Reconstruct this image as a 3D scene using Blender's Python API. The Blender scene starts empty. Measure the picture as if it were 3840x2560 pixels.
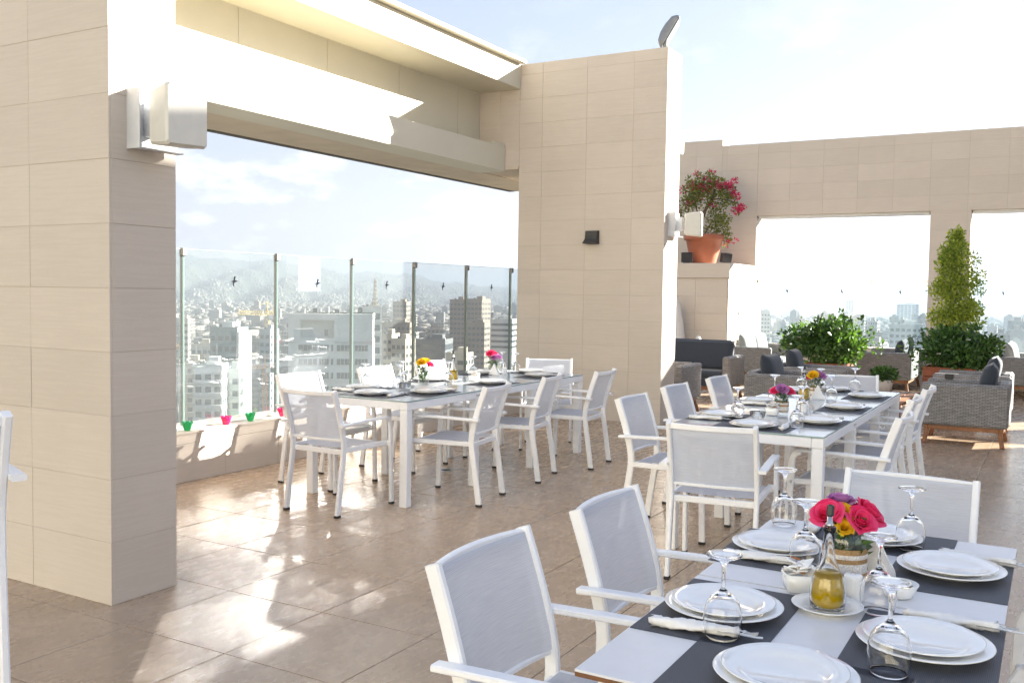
import bpy, bmesh, math, random
import numpy as np
from mathutils import Vector, Matrix
R = math.radians
rnd = random.Random(7)
sc = bpy.context.scene
COL = sc.collection

# ------------------------------------------------------------------ camera
cam_d = bpy.data.cameras.new("camera")
cam_d.sensor_width = 36.0
cam_d.lens = 36.0 * 3555.47 / 3840.0
cam_d.clip_start = 0.05
cam_d.clip_end = 60000.0
cam = bpy.data.objects.new("camera", cam_d)
COL.objects.link(cam)
CAM = Vector((-2.8983, -3.8211, 1.504))
yaw, pitch, roll = R(29.812), R(-2.907), R(0.855)
fw = Vector((math.cos(yaw) * math.cos(pitch), math.sin(yaw) * math.cos(pitch), math.sin(pitch)))
rt = Vector((math.sin(yaw), -math.cos(yaw), 0))
up = rt.cross(fw)
c_, s_ = math.cos(roll), math.sin(roll)
rt, up = rt * c_ + up * s_, up * c_ - rt * s_
m3 = Matrix((rt, up, -fw)).transposed()
cam.matrix_world = Matrix.Translation(CAM) @ m3.to_4x4()
sc.camera = cam

# ------------------------------------------------------------------ light
SUN_AZ, SUN_EL = -41.8, 20.8
world = bpy.data.worlds.new("World")
sc.world = world
world.use_nodes = True
wn = world.node_tree
wn.nodes.clear()
w_out = wn.nodes.new("ShaderNodeOutputWorld")
w_bg = wn.nodes.new("ShaderNodeBackground")
w_sky = wn.nodes.new("ShaderNodeTexSky")
w_sky.sky_type = 'NISHITA'
w_sky.sun_disc = False
w_sky.sun_elevation = R(SUN_EL)
w_sky.sun_rotation = R(90.0 - SUN_AZ)
w_sky.altitude = 80
w_sky.air_density = 1.0
w_sky.dust_density = 0.7
w_sky.ozone_density = 1.0
w_bg.inputs['Strength'].default_value = 0.10
# broken cumulus low over the hills: noise on the view direction, the same all round
w_tc = wn.nodes.new("ShaderNodeTexCoord")
w_sep = wn.nodes.new("ShaderNodeSeparateXYZ")
wn.links.new(w_tc.outputs['Generated'], w_sep.inputs[0])
w_map = wn.nodes.new("ShaderNodeMapping")
w_map.inputs['Scale'].default_value = (5.0, 5.0, 11.0)
w_map.inputs['Location'].default_value = (3.1, 1.7, 0.4)
wn.links.new(w_tc.outputs['Generated'], w_map.inputs[0])
w_noise = wn.nodes.new("ShaderNodeTexNoise")
w_noise.inputs['Scale'].default_value = 1.5
w_noise.inputs['Detail'].default_value = 9.0
w_noise.inputs['Roughness'].default_value = 0.6
wn.links.new(w_map.outputs[0], w_noise.inputs['Vector'])
w_ramp = wn.nodes.new("ShaderNodeValToRGB")
w_ramp.color_ramp.elements[0].position = 0.50
w_ramp.color_ramp.elements[0].color = (0, 0, 0, 1)
w_ramp.color_ramp.elements[1].position = 0.64
w_ramp.color_ramp.elements[1].color = (1, 1, 1, 1)
wn.links.new(w_noise.outputs['Fac'], w_ramp.inputs[0])
w_band = wn.nodes.new("ShaderNodeValToRGB")   # clouds live in a low belt of the sky
cr = w_band.color_ramp
cr.elements[0].position = 0.0
cr.elements[0].color = (0.6, 0.6, 0.6, 1)
cr.elements[1].position = 0.30
cr.elements[1].color = (0, 0, 0, 1)
e = cr.elements.new(0.10)
e.color = (0.75, 0.75, 0.75, 1)
wn.links.new(w_sep.outputs['Z'], w_band.inputs[0])
w_mul = wn.nodes.new("ShaderNodeMath")
w_mul.operation = 'MULTIPLY'
wn.links.new(w_ramp.outputs[0], w_mul.inputs[0])
wn.links.new(w_band.outputs[0], w_mul.inputs[1])
w_mix = wn.nodes.new("ShaderNodeMix")
w_mix.data_type = 'RGBA'
w_mix.inputs[7].default_value = (2.5, 2.5, 2.5, 1)
wn.links.new(w_mul.outputs[0], w_mix.inputs[0])
# a bright hazy Mediterranean sky is much more even than clear air: soften its range the same way all round
w_gam = wn.nodes.new("ShaderNodeGamma")
w_gam.inputs['Gamma'].default_value = 0.28
wn.links.new(w_sky.outputs[0], w_gam.inputs['Color'])
w_hsv = wn.nodes.new("ShaderNodeHueSaturation")
w_hsv.inputs['Saturation'].default_value = 2.0
w_hsv.inputs['Value'].default_value = 0.84
wn.links.new(w_gam.outputs[0], w_hsv.inputs['Color'])
w_tint = wn.nodes.new("ShaderNodeMix")
w_tint.data_type = 'RGBA'
w_tint.blend_type = 'MULTIPLY'
w_tint.inputs[0].default_value = 1.0
w_tint.inputs[7].default_value = (1.05, 0.945, 1.02, 1)
wn.links.new(w_hsv.outputs[0], w_tint.inputs[6])
wn.links.new(w_tint.outputs[2], w_mix.inputs[6])
wn.links.new(w_mix.outputs[2], w_bg.inputs['Color'])
wn.links.new(w_bg.outputs[0], w_out.inputs['Surface'])

sun_d = bpy.data.lights.new("sun", 'SUN')
sun_d.energy = 5.0
sun_d.angle = R(0.53)
sun_d.color = (1.0, 0.95, 0.86)
sun = bpy.data.objects.new("sun", sun_d)
COL.objects.link(sun)
sdir = Vector((math.cos(R(SUN_EL)) * math.cos(R(SUN_AZ)), math.cos(R(SUN_EL)) * math.sin(R(SUN_AZ)), math.sin(R(SUN_EL))))
sun.rotation_euler = sdir.to_track_quat('Z', 'Y').to_euler()
sun.location = (20, -20, 30)

vs = sc.view_settings
vs.view_transform = 'Standard'
vs.look = 'None'
vs.exposure = 2.90
vs.gamma = 1.0
vs.use_curve_mapping = False
cy = sc.cycles
cy.use_denoising = True
try:
    cy.denoiser = 'OPENIMAGEDENOISE'
    cy.denoising_input_passes = 'RGB_ALBEDO_NORMAL'
except Exception:
    pass
cy.max_bounces = 10
cy.diffuse_bounces = 4
cy.glossy_bounces = 4
cy.transmission_bounces = 8
cy.transparent_max_bounces = 16
cy.volume_bounces = 0
cy.use_adaptive_sampling = False
cy.sample_clamp_indirect = 20.0
cy.caustics_reflective = True
cy.caustics_refractive = True
cy.blur_glossy = 0.10
cy.use_guiding = True
cy.use_surface_guiding = True
cy.use_volume_guiding = False

# ------------------------------------------------------------------ materials
MATS = {}


def nmat(name):
    m = bpy.data.materials.new(name)
    m.use_nodes = True
    nt = m.node_tree
    b = nt.nodes['Principled BSDF']
    MATS[name] = m
    return m, nt, b


def setp(b, base=None, rough=None, spec=None, metal=None, trans=None, ior=None, coat=None):
    if base is not None:
        b.inputs['Base Color'].default_value = (*base, 1)
    if rough is not None:
        b.inputs['Roughness'].default_value = rough
    if spec is not None:
        b.inputs['Specular IOR Level'].default_value = spec
    if metal is not None:
        b.inputs['Metallic'].default_value = metal
    if trans is not None:
        b.inputs['Transmission Weight'].default_value = trans
    if ior is not None:
        b.inputs['IOR'].default_value = ior
    if coat is not None:
        b.inputs['Coat Weight'].default_value = coat


def node(nt, t, **k):
    n = nt.nodes.new(t)
    for a, v in k.items():
        setattr(n, a, v)
    return n


def ramp(nt, fac, stops):
    r = node(nt, "ShaderNodeValToRGB")
    el = r.color_ramp.elements
    el[0].position, el[0].color = stops[0][0], (*stops[0][1], 1)
    el[1].position, el[1].color = stops[-1][0], (*stops[-1][1], 1)
    for p, c in stops[1:-1]:
        x = el.new(p)
        x.color = (*c, 1)
    nt.links.new(fac, r.inputs[0])
    return r.outputs[0]


def noise(nt, scale, detail=5, rough=0.55, vec=None, stretch=None, coord='pos'):
    n = node(nt, "ShaderNodeTexNoise")
    n.inputs['Scale'].default_value = scale
    n.inputs['Detail'].default_value = detail
    n.inputs['Roughness'].default_value = rough
    if vec is None:
        if coord == 'pos':
            vec = node(nt, "ShaderNodeNewGeometry").outputs['Position']
        else:
            vec = node(nt, "ShaderNodeTexCoord").outputs['Object']
    if stretch:
        mp = node(nt, "ShaderNodeMapping")
        mp.inputs['Scale'].default_value = stretch
        nt.links.new(vec, mp.inputs[0])
        vec = mp.outputs[0]
    nt.links.new(vec, n.inputs['Vector'])
    return n.outputs['Fac']


def bump(nt, b, h, strength=0.2, dist=0.01):
    bp = node(nt, "ShaderNodeBump")
    bp.inputs['Strength'].default_value = strength
    bp.inputs['Distance'].default_value = dist
    nt.links.new(h, bp.inputs['Height'])
    nt.links.new(bp.outputs[0], b.inputs['Normal'])


def mul_random(nt, col, lo, hi, island=False):
    """per-object (or per-island) brightness"""
    if island:
        r = node(nt, "ShaderNodeNewGeometry").outputs['Random Per Island']
    else:
        r = node(nt, "ShaderNodeObjectInfo").outputs['Random']
    mr = node(nt, "ShaderNodeMapRange")
    mr.inputs['To Min'].default_value = lo
    mr.inputs['To Max'].default_value = hi
    nt.links.new(r, mr.inputs['Value'])
    mx = node(nt, "ShaderNodeMix", data_type='RGBA', blend_type='MULTIPLY')
    mx.inputs[0].default_value = 1
    nt.links.new(col, mx.inputs[6])
    cc = node(nt, "ShaderNodeCombineColor")
    for i in range(3):
        nt.links.new(mr.outputs[0], cc.inputs[i])
    nt.links.new(cc.outputs[0], mx.inputs[7])
    return mx.outputs[2]


def plain(name, base, rough=0.5, spec=0.5, metal=0.0, nscale=None, namp=0.12, bstr=0.0):
    m, nt, b = nmat(name)
    setp(b, base, rough, spec, metal)
    if nscale:
        f = noise(nt, nscale, 6)
        lo = tuple(c * (1 - namp) for c in base)
        hi = tuple(min(1, c * (1 + namp)) for c in base)
        nt.links.new(ramp(nt, f, [(0.3, lo), (0.7, hi)]), b.inputs['Base Color'])
        if bstr:
            bump(nt, b, f, bstr, 0.004)
    return m


def stone_mat(name, a, c2, rough=0.55):
    m, nt, b = nmat(name)
    f1 = noise(nt, 1.0, 6, 0.65, stretch=(3.0, 3.0, 70.0))
    f2 = noise(nt, 1.7, 4, 0.5)
    f3 = noise(nt, 1.0, 5, 0.7, stretch=(14.0, 14.0, 260.0))
    ad = node(nt, "ShaderNodeMath", operation='MULTIPLY_ADD')
    nt.links.new(f2, ad.inputs[0])
    ad.inputs[1].default_value = 0.5
    nt.links.new(f1, ad.inputs[2])
    ad2 = node(nt, "ShaderNodeMath", operation='MULTIPLY_ADD')
    nt.links.new(f3, ad2.inputs[0])
    ad2.inputs[1].default_value = 0.45
    nt.links.new(ad.outputs[0], ad2.inputs[2])
    col = ramp(nt, ad2.outputs[0], [(0.72, a), (0.98, tuple((x + y) / 2 for x, y in zip(a, c2))), (1.25, c2)])
    col = mul_random(nt, col, 0.965, 1.03)
    nt.links.new(col, b.inputs['Base Color'])
    setp(b, rough=rough, spec=0.35)
    bump(nt, b, ad2.outputs[0], 0.04, 0.004)
    return m


STONE = stone_mat("travertine", (0.545, 0.476, 0.400), (0.578, 0.508, 0.430))
PALESTONE = stone_mat("pale_limestone", (0.66, 0.64, 0.60), (0.74, 0.72, 0.68))
GROUT = plain("joint_mortar", (0.47, 0.41, 0.345), 0.9, 0.2)
GROUT2 = plain("floor_joint_mortar", (0.13, 0.105, 0.085), 0.9, 0.2)
CREAM = plain("cream_cladding", (0.62, 0.58, 0.46), 0.42, 0.5, nscale=1.3, namp=0.04)
SOFFIT = plain("soffit_render", (0.62, 0.53, 0.42), 0.75, 0.3, nscale=3, namp=0.08)
DARKTRIM = plain("dark_trim", (0.10, 0.085, 0.07), 0.6, 0.4, nscale=8)

m, nt, b = nmat("floor_porcelain")
fa = noise(nt, 1.3, 7, 0.62, stretch=(1.0, 2.2, 1.0))
fb = noise(nt, 7.0, 6, 0.6, stretch=(0.8, 2.0, 1.0))
ad = node(nt, "ShaderNodeMath", operation='MULTIPLY_ADD')
nt.links.new(fb, ad.inputs[0])
ad.inputs[1].default_value = 0.25
nt.links.new(fa, ad.inputs[2])
col = ramp(nt, ad.outputs[0], [(0.36, (0.365, 0.260, 0.172)), (0.62, (0.415, 0.302, 0.206)), (0.88, (0.475, 0.354, 0.250))])
nt.links.new(mul_random(nt, col, 0.965, 1.03), b.inputs['Base Color'])
rr = ramp(nt, fb, [(0.25, (0.23, 0.23, 0.23)), (0.75, (0.31, 0.31, 0.31))])
nt.links.new(rr, b.inputs['Roughness'])
setp(b, spec=0.5)
bump(nt, b, ad.outputs[0], 0.015, 0.002)
FLOOR = m

WHITE = plain("white_powder_coat", (0.84, 0.845, 0.85), 0.38, 0.5, nscale=30, namp=0.015)
RUBBER = plain("black_rubber", (0.02, 0.02, 0.02), 0.7)
CERAMIC = plain("white_ceramic", (0.82, 0.82, 0.80), 0.12, 0.5)
CERAMIC.node_tree.nodes['Principled BSDF'].inputs['Coat Weight'].default_value = 0.4
LAMIN = plain("white_laminate", (0.70, 0.70, 0.71), 0.30, 0.5, nscale=20, namp=0.02)
LAMEDGE = plain("brown_laminate_edge", (0.17, 0.075, 0.03), 0.5, 0.4, nscale=40, namp=0.2)
POSTS = plain("weathered_steel_post", (0.12, 0.12, 0.115), 0.45, 0.5, 0.6, nscale=30, namp=0.2)
CLAMPS = plain("worn_clamp", (0.24, 0.225, 0.21), 0.45, 0.5, 0.3, nscale=30, namp=0.2)
STEEL = plain("brushed_steel", (0.55, 0.55, 0.53), 0.28, 0.5, 1.0, nscale=60, namp=0.1)
BLACK = plain("black_metal", (0.025, 0.024, 0.026), 0.45, 0.5, nscale=20, namp=0.2)
SPK = plain("speaker_plastic", (0.62, 0.60, 0.54), 0.42, 0.5, nscale=25, namp=0.03)
SPKG = plain("speaker_grille", (0.60, 0.60, 0.58), 0.5, 0.4, nscale=200, namp=0.06)
BRACKET = plain("bracket_paint", (0.58, 0.59, 0.60), 0.45, 0.5, nscale=12, namp=0.05)
SCREW = plain("screw_steel", (0.15, 0.15, 0.15), 0.35, 0.5, 1.0)
TERRA = plain("terracotta", (0.37, 0.115, 0.055), 0.5, 0.45, nscale=6, namp=0.12, bstr=0.05)
SOIL = plain("soil", (0.045, 0.03, 0.02), 0.95, 0.2, nscale=30, namp=0.5, bstr=0.6)
BARK = plain("bark", (0.16, 0.115, 0.08), 0.9, 0.2, nscale=35, namp=0.35, bstr=0.5)
SAIL = plain("white_fibreglass", (0.68, 0.66, 0.62), 0.5, 0.4, nscale=5, namp=0.04)
BURLAP = plain("burlap", (0.36, 0.23, 0.11), 0.95, 0.1, nscale=260, namp=0.35, bstr=0.6)
LACE = plain("white_lace", (0.66, 0.62, 0.57), 0.9, 0.1, nscale=190, namp=0.3, bstr=0.6)
PAPER = plain("white_paper", (0.80, 0.79, 0.77), 0.85, 0.2, nscale=45, namp=0.05, bstr=0.4)
PACKET = plain("sugar_packet_paper", (0.84, 0.83, 0.80), 0.6, 0.3, nscale=60, namp=0.04)
PACKETB = plain("brown_packet_print", (0.33, 0.13, 0.05), 0.6, 0.3)
CORKB = plain("black_pourer", (0.02, 0.02, 0.02), 0.4)
DECAL = plain("black_decal", (0.015, 0.015, 0.02), 0.95, 0.02)
LENS = plain("floodlight_lens", (0.55, 0.56, 0.56), 0.2, 0.5)
ALU = plain("grey_cast_aluminium", (0.24, 0.25, 0.255), 0.5, 0.5, 0.3, nscale=30, namp=0.08)

# wood with grain along its long direction
m, nt, b = nmat("teak")
f = noise(nt, 6.0, 6, 0.6, stretch=(1.5, 1.5, 12.0))
f2 = noise(nt, 40.0, 4, 0.6, stretch=(1, 1, 0.5))
ad = node(nt, "ShaderNodeMath", operation='MULTIPLY_ADD')
nt.links.new(f2, ad.inputs[0])
ad.inputs[1].default_value = 0.4
nt.links.new(f, ad.inputs[2])
nt.links.new(mul_random(nt, ramp(nt, ad.outputs[0], [(0.45, (0.16, 0.062, 0.025)), (0.95, (0.33, 0.15, 0.065))]), 0.85, 1.12), b.inputs['Base Color'])
setp(b, rough=0.5, spec=0.4)
bump(nt, b, ad.outputs[0], 0.12, 0.003)
TEAK = m
m, nt, b = nmat("red_planter_wood")
f = noise(nt, 9.0, 6, 0.6, stretch=(1.0, 1.0, 9.0))
nt.links.new(mul_random(nt, ramp(nt, f, [(0.3, (0.20, 0.055, 0.028)), (0.75, (0.34, 0.115, 0.06))]), 0.85, 1.1), b.inputs['Base Color'])
setp(b, rough=0.6, spec=0.3)
REDWOOD = m


# woven sling: fine horizontal threads, a little light comes through
m, nt, b = nmat("woven_sling")
tc = node(nt, "ShaderNodeTexCoord").outputs['UV']
wv = node(nt, "ShaderNodeTexNoise")
mp = node(nt, "ShaderNodeMapping")
mp.inputs['Scale'].default_value = (12.0, 330.0, 1.0)
nt.links.new(tc, mp.inputs[0])
nt.links.new(mp.outputs[0], wv.inputs['Vector'])
wv.inputs['Scale'].default_value = 1.0
wv.inputs['Detail'].default_value = 4.0
wv2 = node(nt, "ShaderNodeTexWave", wave_type='BANDS', bands_direction='Y')
wv2.inputs['Scale'].default_value = 80.0
wv2.inputs['Distortion'].default_value = 0.6
nt.links.new(tc, wv2.inputs['Vector'])
ad = node(nt, "ShaderNodeMath", operation='MULTIPLY_ADD')
nt.links.new(wv2.outputs['Fac'], ad.inputs[0])
ad.inputs[1].default_value = 0.35
nt.links.new(wv.outputs['Fac'], ad.inputs[2])
colr = ramp(nt, ad.outputs[0], [(0.32, (0.52, 0.555, 0.63)), (0.62, (0.62, 0.655, 0.73)), (0.95, (0.72, 0.75, 0.81))])
nt.links.new(colr, b.inputs['Base Color'])
setp(b, rough=0.65, spec=0.3)
bump(nt, b, ad.outputs[0], 0.2, 0.0015)
tl = node(nt, "ShaderNodeBsdfTranslucent")
nt.links.new(colr, tl.inputs['Color'])
tp = node(nt, "ShaderNodeBsdfTransparent")
mx1 = node(nt, "ShaderNodeMixShader")
mx1.inputs[0].default_value = 0.30
nt.links.new(b.outputs[0], mx1.inputs[1])
nt.links.new(tl.outputs[0], mx1.inputs[2])
mx2 = node(nt, "ShaderNodeMixShader")
mx2.inputs[0].default_value = 0.14
nt.links.new(mx1.outputs[0], mx2.inputs[1])
nt.links.new(tp.outputs[0], mx2.inputs[2])
nt.links.new(mx2.outputs[0], nt.nodes['Material Output'].inputs['Surface'])
SLING = m

# wicker: brick pattern of flat strands over uprights
m, nt, b = nmat("grey_wicker")
uvn = node(nt, "ShaderNodeTexCoord").outputs['UV']
br = node(nt, "ShaderNodeTexBrick")
br.offset = 0.5
br.inputs['Color1'].default_value = (0.235, 0.225, 0.217, 1)
br.inputs['Color2'].default_value = (0.355, 0.343, 0.332, 1)
br.inputs['Mortar'].default_value = (0.06, 0.055, 0.05, 1)
br.inputs['Scale'].default_value = 1.0
br.inputs['Mortar Size'].default_value = 0.0028
br.inputs['Mortar Smooth'].default_value = 0.8
br.inputs['Brick Width'].default_value = 0.050
br.inputs['Row Height'].default_value = 0.0150
nt.links.new(uvn, br.inputs['Vector'])
nz = noise(nt, 60, 3)
mx = node(nt, "ShaderNodeMix", data_type='RGBA', blend_type='MULTIPLY')
mx.inputs[0].default_value = 0.5
nt.links.new(br.outputs['Color'], mx.inputs[6])
nt.links.new(ramp(nt, nz, [(0.3, (0.7, 0.7, 0.7)), (0.7, (1, 1, 1))]), mx.inputs[7])
nt.links.new(mx.outputs[2], b.inputs['Base Color'])
inv = node(nt, "ShaderNodeMath", operation='SUBTRACT')
inv.inputs[0].default_value = 1
nt.links.new(br.outputs['Fac'], inv.inputs[1])
bump(nt, b, inv.outputs[0], 0.9, 0.006)
setp(b, rough=0.5, spec=0.4)
WICKER = m


def cloth(name, base):
    m, nt, b = nmat(name)
    f = noise(nt, 240, 3)
    g = noise(nt, 5, 4)
    nt.links.new(ramp(nt, f, [(0.3, tuple(c * 0.8 for c in base)), (0.7, tuple(c * 1.15 for c in base))]), b.inputs['Base Color'])
    setp(b, rough=0.9, spec=0.2)
    b.inputs['Sheen Weight'].default_value = 0.25
    ad = node(nt, "ShaderNodeMath", operation='MULTIPLY_ADD')
    nt.links.new(f, ad.inputs[0])
    ad.inputs[1].default_value = 0.08
    nt.links.new(g, ad.inputs[2])
    bump(nt, b, ad.outputs[0], 0.35, 0.02)
    return m


NAVY = cloth("charcoal_blue_fabric", (0.040, 0.048, 0.062))
LGREY = cloth("pale_grey_fabric", (0.27, 0.275, 0.265))

# placemat: charcoal weave
m, nt, b = nmat("charcoal_placemat")
tco = node(nt, "ShaderNodeTexCoord").outputs['Object']
ck = node(nt, "ShaderNodeTexWave", wave_type='BANDS', bands_direction='X')
ck.inputs['Scale'].default_value = 90
nt.links.new(tco, ck.inputs['Vector'])
ck2 = node(nt, "ShaderNodeTexWave", wave_type='BANDS', bands_direction='Y')
ck2.inputs['Scale'].default_value = 90
nt.links.new(tco, ck2.inputs['Vector'])
ml = node(nt, "ShaderNodeMath", operation='ADD')
nt.links.new(ck.outputs['Fac'], ml.inputs[0])
nt.links.new(ck2.outputs['Fac'], ml.inputs[1])
nt.links.new(ramp(nt, ml.outputs[0], [(0.3, (0.035, 0.038, 0.050)), (1.7, (0.075, 0.08, 0.095))]), b.inputs['Base Color'])
setp(b, rough=0.55, spec=0.35)
bump(nt, b, ml.outputs[0], 0.2, 0.001)
MAT_ = m


def thin_glass(name, tint, rough, refl_boost=1.0, milk=0.0, milkcol=(0.6, 0.68, 0.66)):
    m, nt, b = nmat(name)
    nt.nodes.remove(b)
    out = nt.nodes['Material Output']
    tr = node(nt, "ShaderNodeBsdfTransparent")
    tr.inputs['Color'].default_value = (*tint, 1)
    gl = node(nt, "ShaderNodeBsdfGlossy")
    gl.inputs['Roughness'].default_value = rough
    lw = node(nt, "ShaderNodeLayerWeight")
    pw = node(nt, "ShaderNodeMath", operation='POWER')
    pw.inputs[1].default_value = 5.0
    nt.links.new(lw.outputs['Facing'], pw.inputs[0])
    mu = node(nt, "ShaderNodeMath", operation='MULTIPLY_ADD', use_clamp=True)   # Schlick, per face
    mu.inputs[1].default_value = 0.95
    mu.inputs[2].default_value = 0.045 * refl_boost
    nt.links.new(pw.outputs[0], mu.inputs[0])
    base = tr.outputs[0]
    if milk:
        df = node(nt, "ShaderNodeBsdfDiffuse")
        df.inputs['Color'].default_value = (*milkcol, 1)
        mm = node(nt, "ShaderNodeMixShader")
        mm.inputs[0].default_value = milk
        nt.links.new(tr.outputs[0], mm.inputs[1])
        nt.links.new(df.outputs[0], mm.inputs[2])
        base = mm.outputs[0]
    mx = node(nt, "ShaderNodeMixShader")
    nt.links.new(mu.outputs[0], mx.inputs[0])
    nt.links.new(base, mx.inputs[1])
    nt.links.new(gl.outputs[0], mx.inputs[2])
    nt.links.new(mx.outputs[0], out.inputs['Surface'])
    return m


BALGLASS = thin_glass("balustrade_glass", (0.945, 0.968, 0.958), 0.016, 2.4, 0.03, (0.75, 0.82, 0.82))
EDGEGLASS = plain("green_glass_edge", (0.27, 0.37, 0.34), 0.2, 0.5)
SCREENGLASS = thin_glass("dusty_backlit_glass", (0.92, 0.97, 0.97), 0.04, 1.2, 0.0)
nt = SCREENGLASS.node_tree     # sun-struck dust on the far panes scatters light through
tl = node(nt, "ShaderNodeBsdfTranslucent")
tl.inputs['Color'].default_value = (0.86, 0.92, 0.95, 1)
mm = node(nt, "ShaderNodeMixShader")
mm.inputs[0].default_value = 0.012
mxs = [n for n in nt.nodes if n.type == 'MIX_SHADER' and n is not mm][0]
src = mxs.inputs[1].links[0].from_socket
nt.links.new(src, mm.inputs[1])
nt.links.new(tl.outputs[0], mm.inputs[2])
nt.links.new(mm.outputs[0], mxs.inputs[1])
TOPGLASS = thin_glass("frosted_table_glass", (0.86, 0.89, 0.89), 0.06, 1.6, 0.84, (0.76, 0.80, 0.82))
JARGLASS = thin_glass("jar_glass", (0.97, 0.975, 0.97), 0.02, 1.3)
m, nt, b = nmat("clear_glass")
setp(b, (1, 1, 1), 0.0, 0.5, 0, 1.0, 1.45)
GLASS = m
m, nt, b = nmat("olive_oil")
setp(b, (0.36, 0.235, 0.001), 0.10, 0.25, 0, 0.0, 1.47)
OIL = m
m, nt, b = nmat("green_bowl_glass")
setp(b, (0.05, 0.60, 0.22), 0.1, 0.5, 0, 0.6, 1.4)
BOWLG = m
m, nt, b = nmat("pink_bowl_glass")
setp(b, (0.85, 0.03, 0.22), 0.1, 0.5, 0, 0.6, 1.4)
BOWLP = m


def leaf_mat(name, dark, light, transl=0.35):
    m, nt, b = nmat(name)
    isl = node(nt, "ShaderNodeNewGeometry").outputs['Random Per Island']
    col = ramp(nt, isl, [(0.0, dark), (0.6, tuple((a + c) / 2 for a, c in zip(dark, light))), (1.0, light)])
    nt.links.new(col, b.inputs['Base Color'])
    setp(b, rough=0.4, spec=0.45)
    tl = node(nt, "ShaderNodeBsdfTranslucent")
    hs = node(nt, "ShaderNodeMix", data_type='RGBA', blend_type='MULTIPLY')
    hs.inputs[0].default_value = 1
    hs.inputs[7].default_value = (1.5, 1.45, 0.5, 1)
    nt.links.new(col, hs.inputs[6])
    nt.links.new(hs.outputs[2], tl.inputs['Color'])
    mx = node(nt, "ShaderNodeMixShader")
    mx.inputs[0].default_value = transl
    nt.links.new(b.outputs[0], mx.inputs[1])
    nt.links.new(tl.outputs[0], mx.inputs[2])
    nt.links.new(mx.outputs[0], nt.nodes['Material Output'].inputs['Surface'])
    return m


LEAFD = leaf_mat("dark_green_leaf", (0.022, 0.062, 0.016), (0.095, 0.19, 0.045), 0.3)
LEAFY = leaf_mat("yellow_green_leaf", (0.11, 0.19, 0.035), (0.47, 0.52, 0.12), 0.55)
LEAFB = leaf_mat("bougainvillea_leaf", (0.07, 0.115, 0.025), (0.28, 0.29, 0.07), 0.42)
BRACT = leaf_mat("magenta_bract", (0.42, 0.015, 0.07), (0.75, 0.05, 0.28), 0.4)


def petal_mat(name, a, c):
    m, nt, b = nmat(name)
    isl = node(nt, "ShaderNodeNewGeometry").outputs['Random Per Island']
    col = ramp(nt, isl, [(0.0, a), (1.0, c)])
    nt.links.new(col, b.inputs['Base Color'])
    setp(b, rough=0.6, spec=0.25)
    tl = node(nt, "ShaderNodeBsdfTranslucent")
    nt.links.new(col, tl.inputs['Color'])
    mx = node(nt, "ShaderNodeMixShader")
    mx.inputs[0].default_value = 0.3
    nt.links.new(b.outputs[0], mx.inputs[1])
    nt.links.new(tl.outputs[0], mx.inputs[2])
    nt.links.new(mx.outputs[0], nt.nodes['Material Output'].inputs['Surface'])
    return m


PINK = petal_mat("pink_petal", (0.80, 0.022, 0.13), (0.93, 0.09, 0.24))
YELLOW = petal_mat("yellow_petal", (0.80, 0.42, 0.01), (0.88, 0.62, 0.03))
LILAC = petal_mat("lilac_petal", (0.42, 0.14, 0.40), (0.62, 0.30, 0.56))


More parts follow.
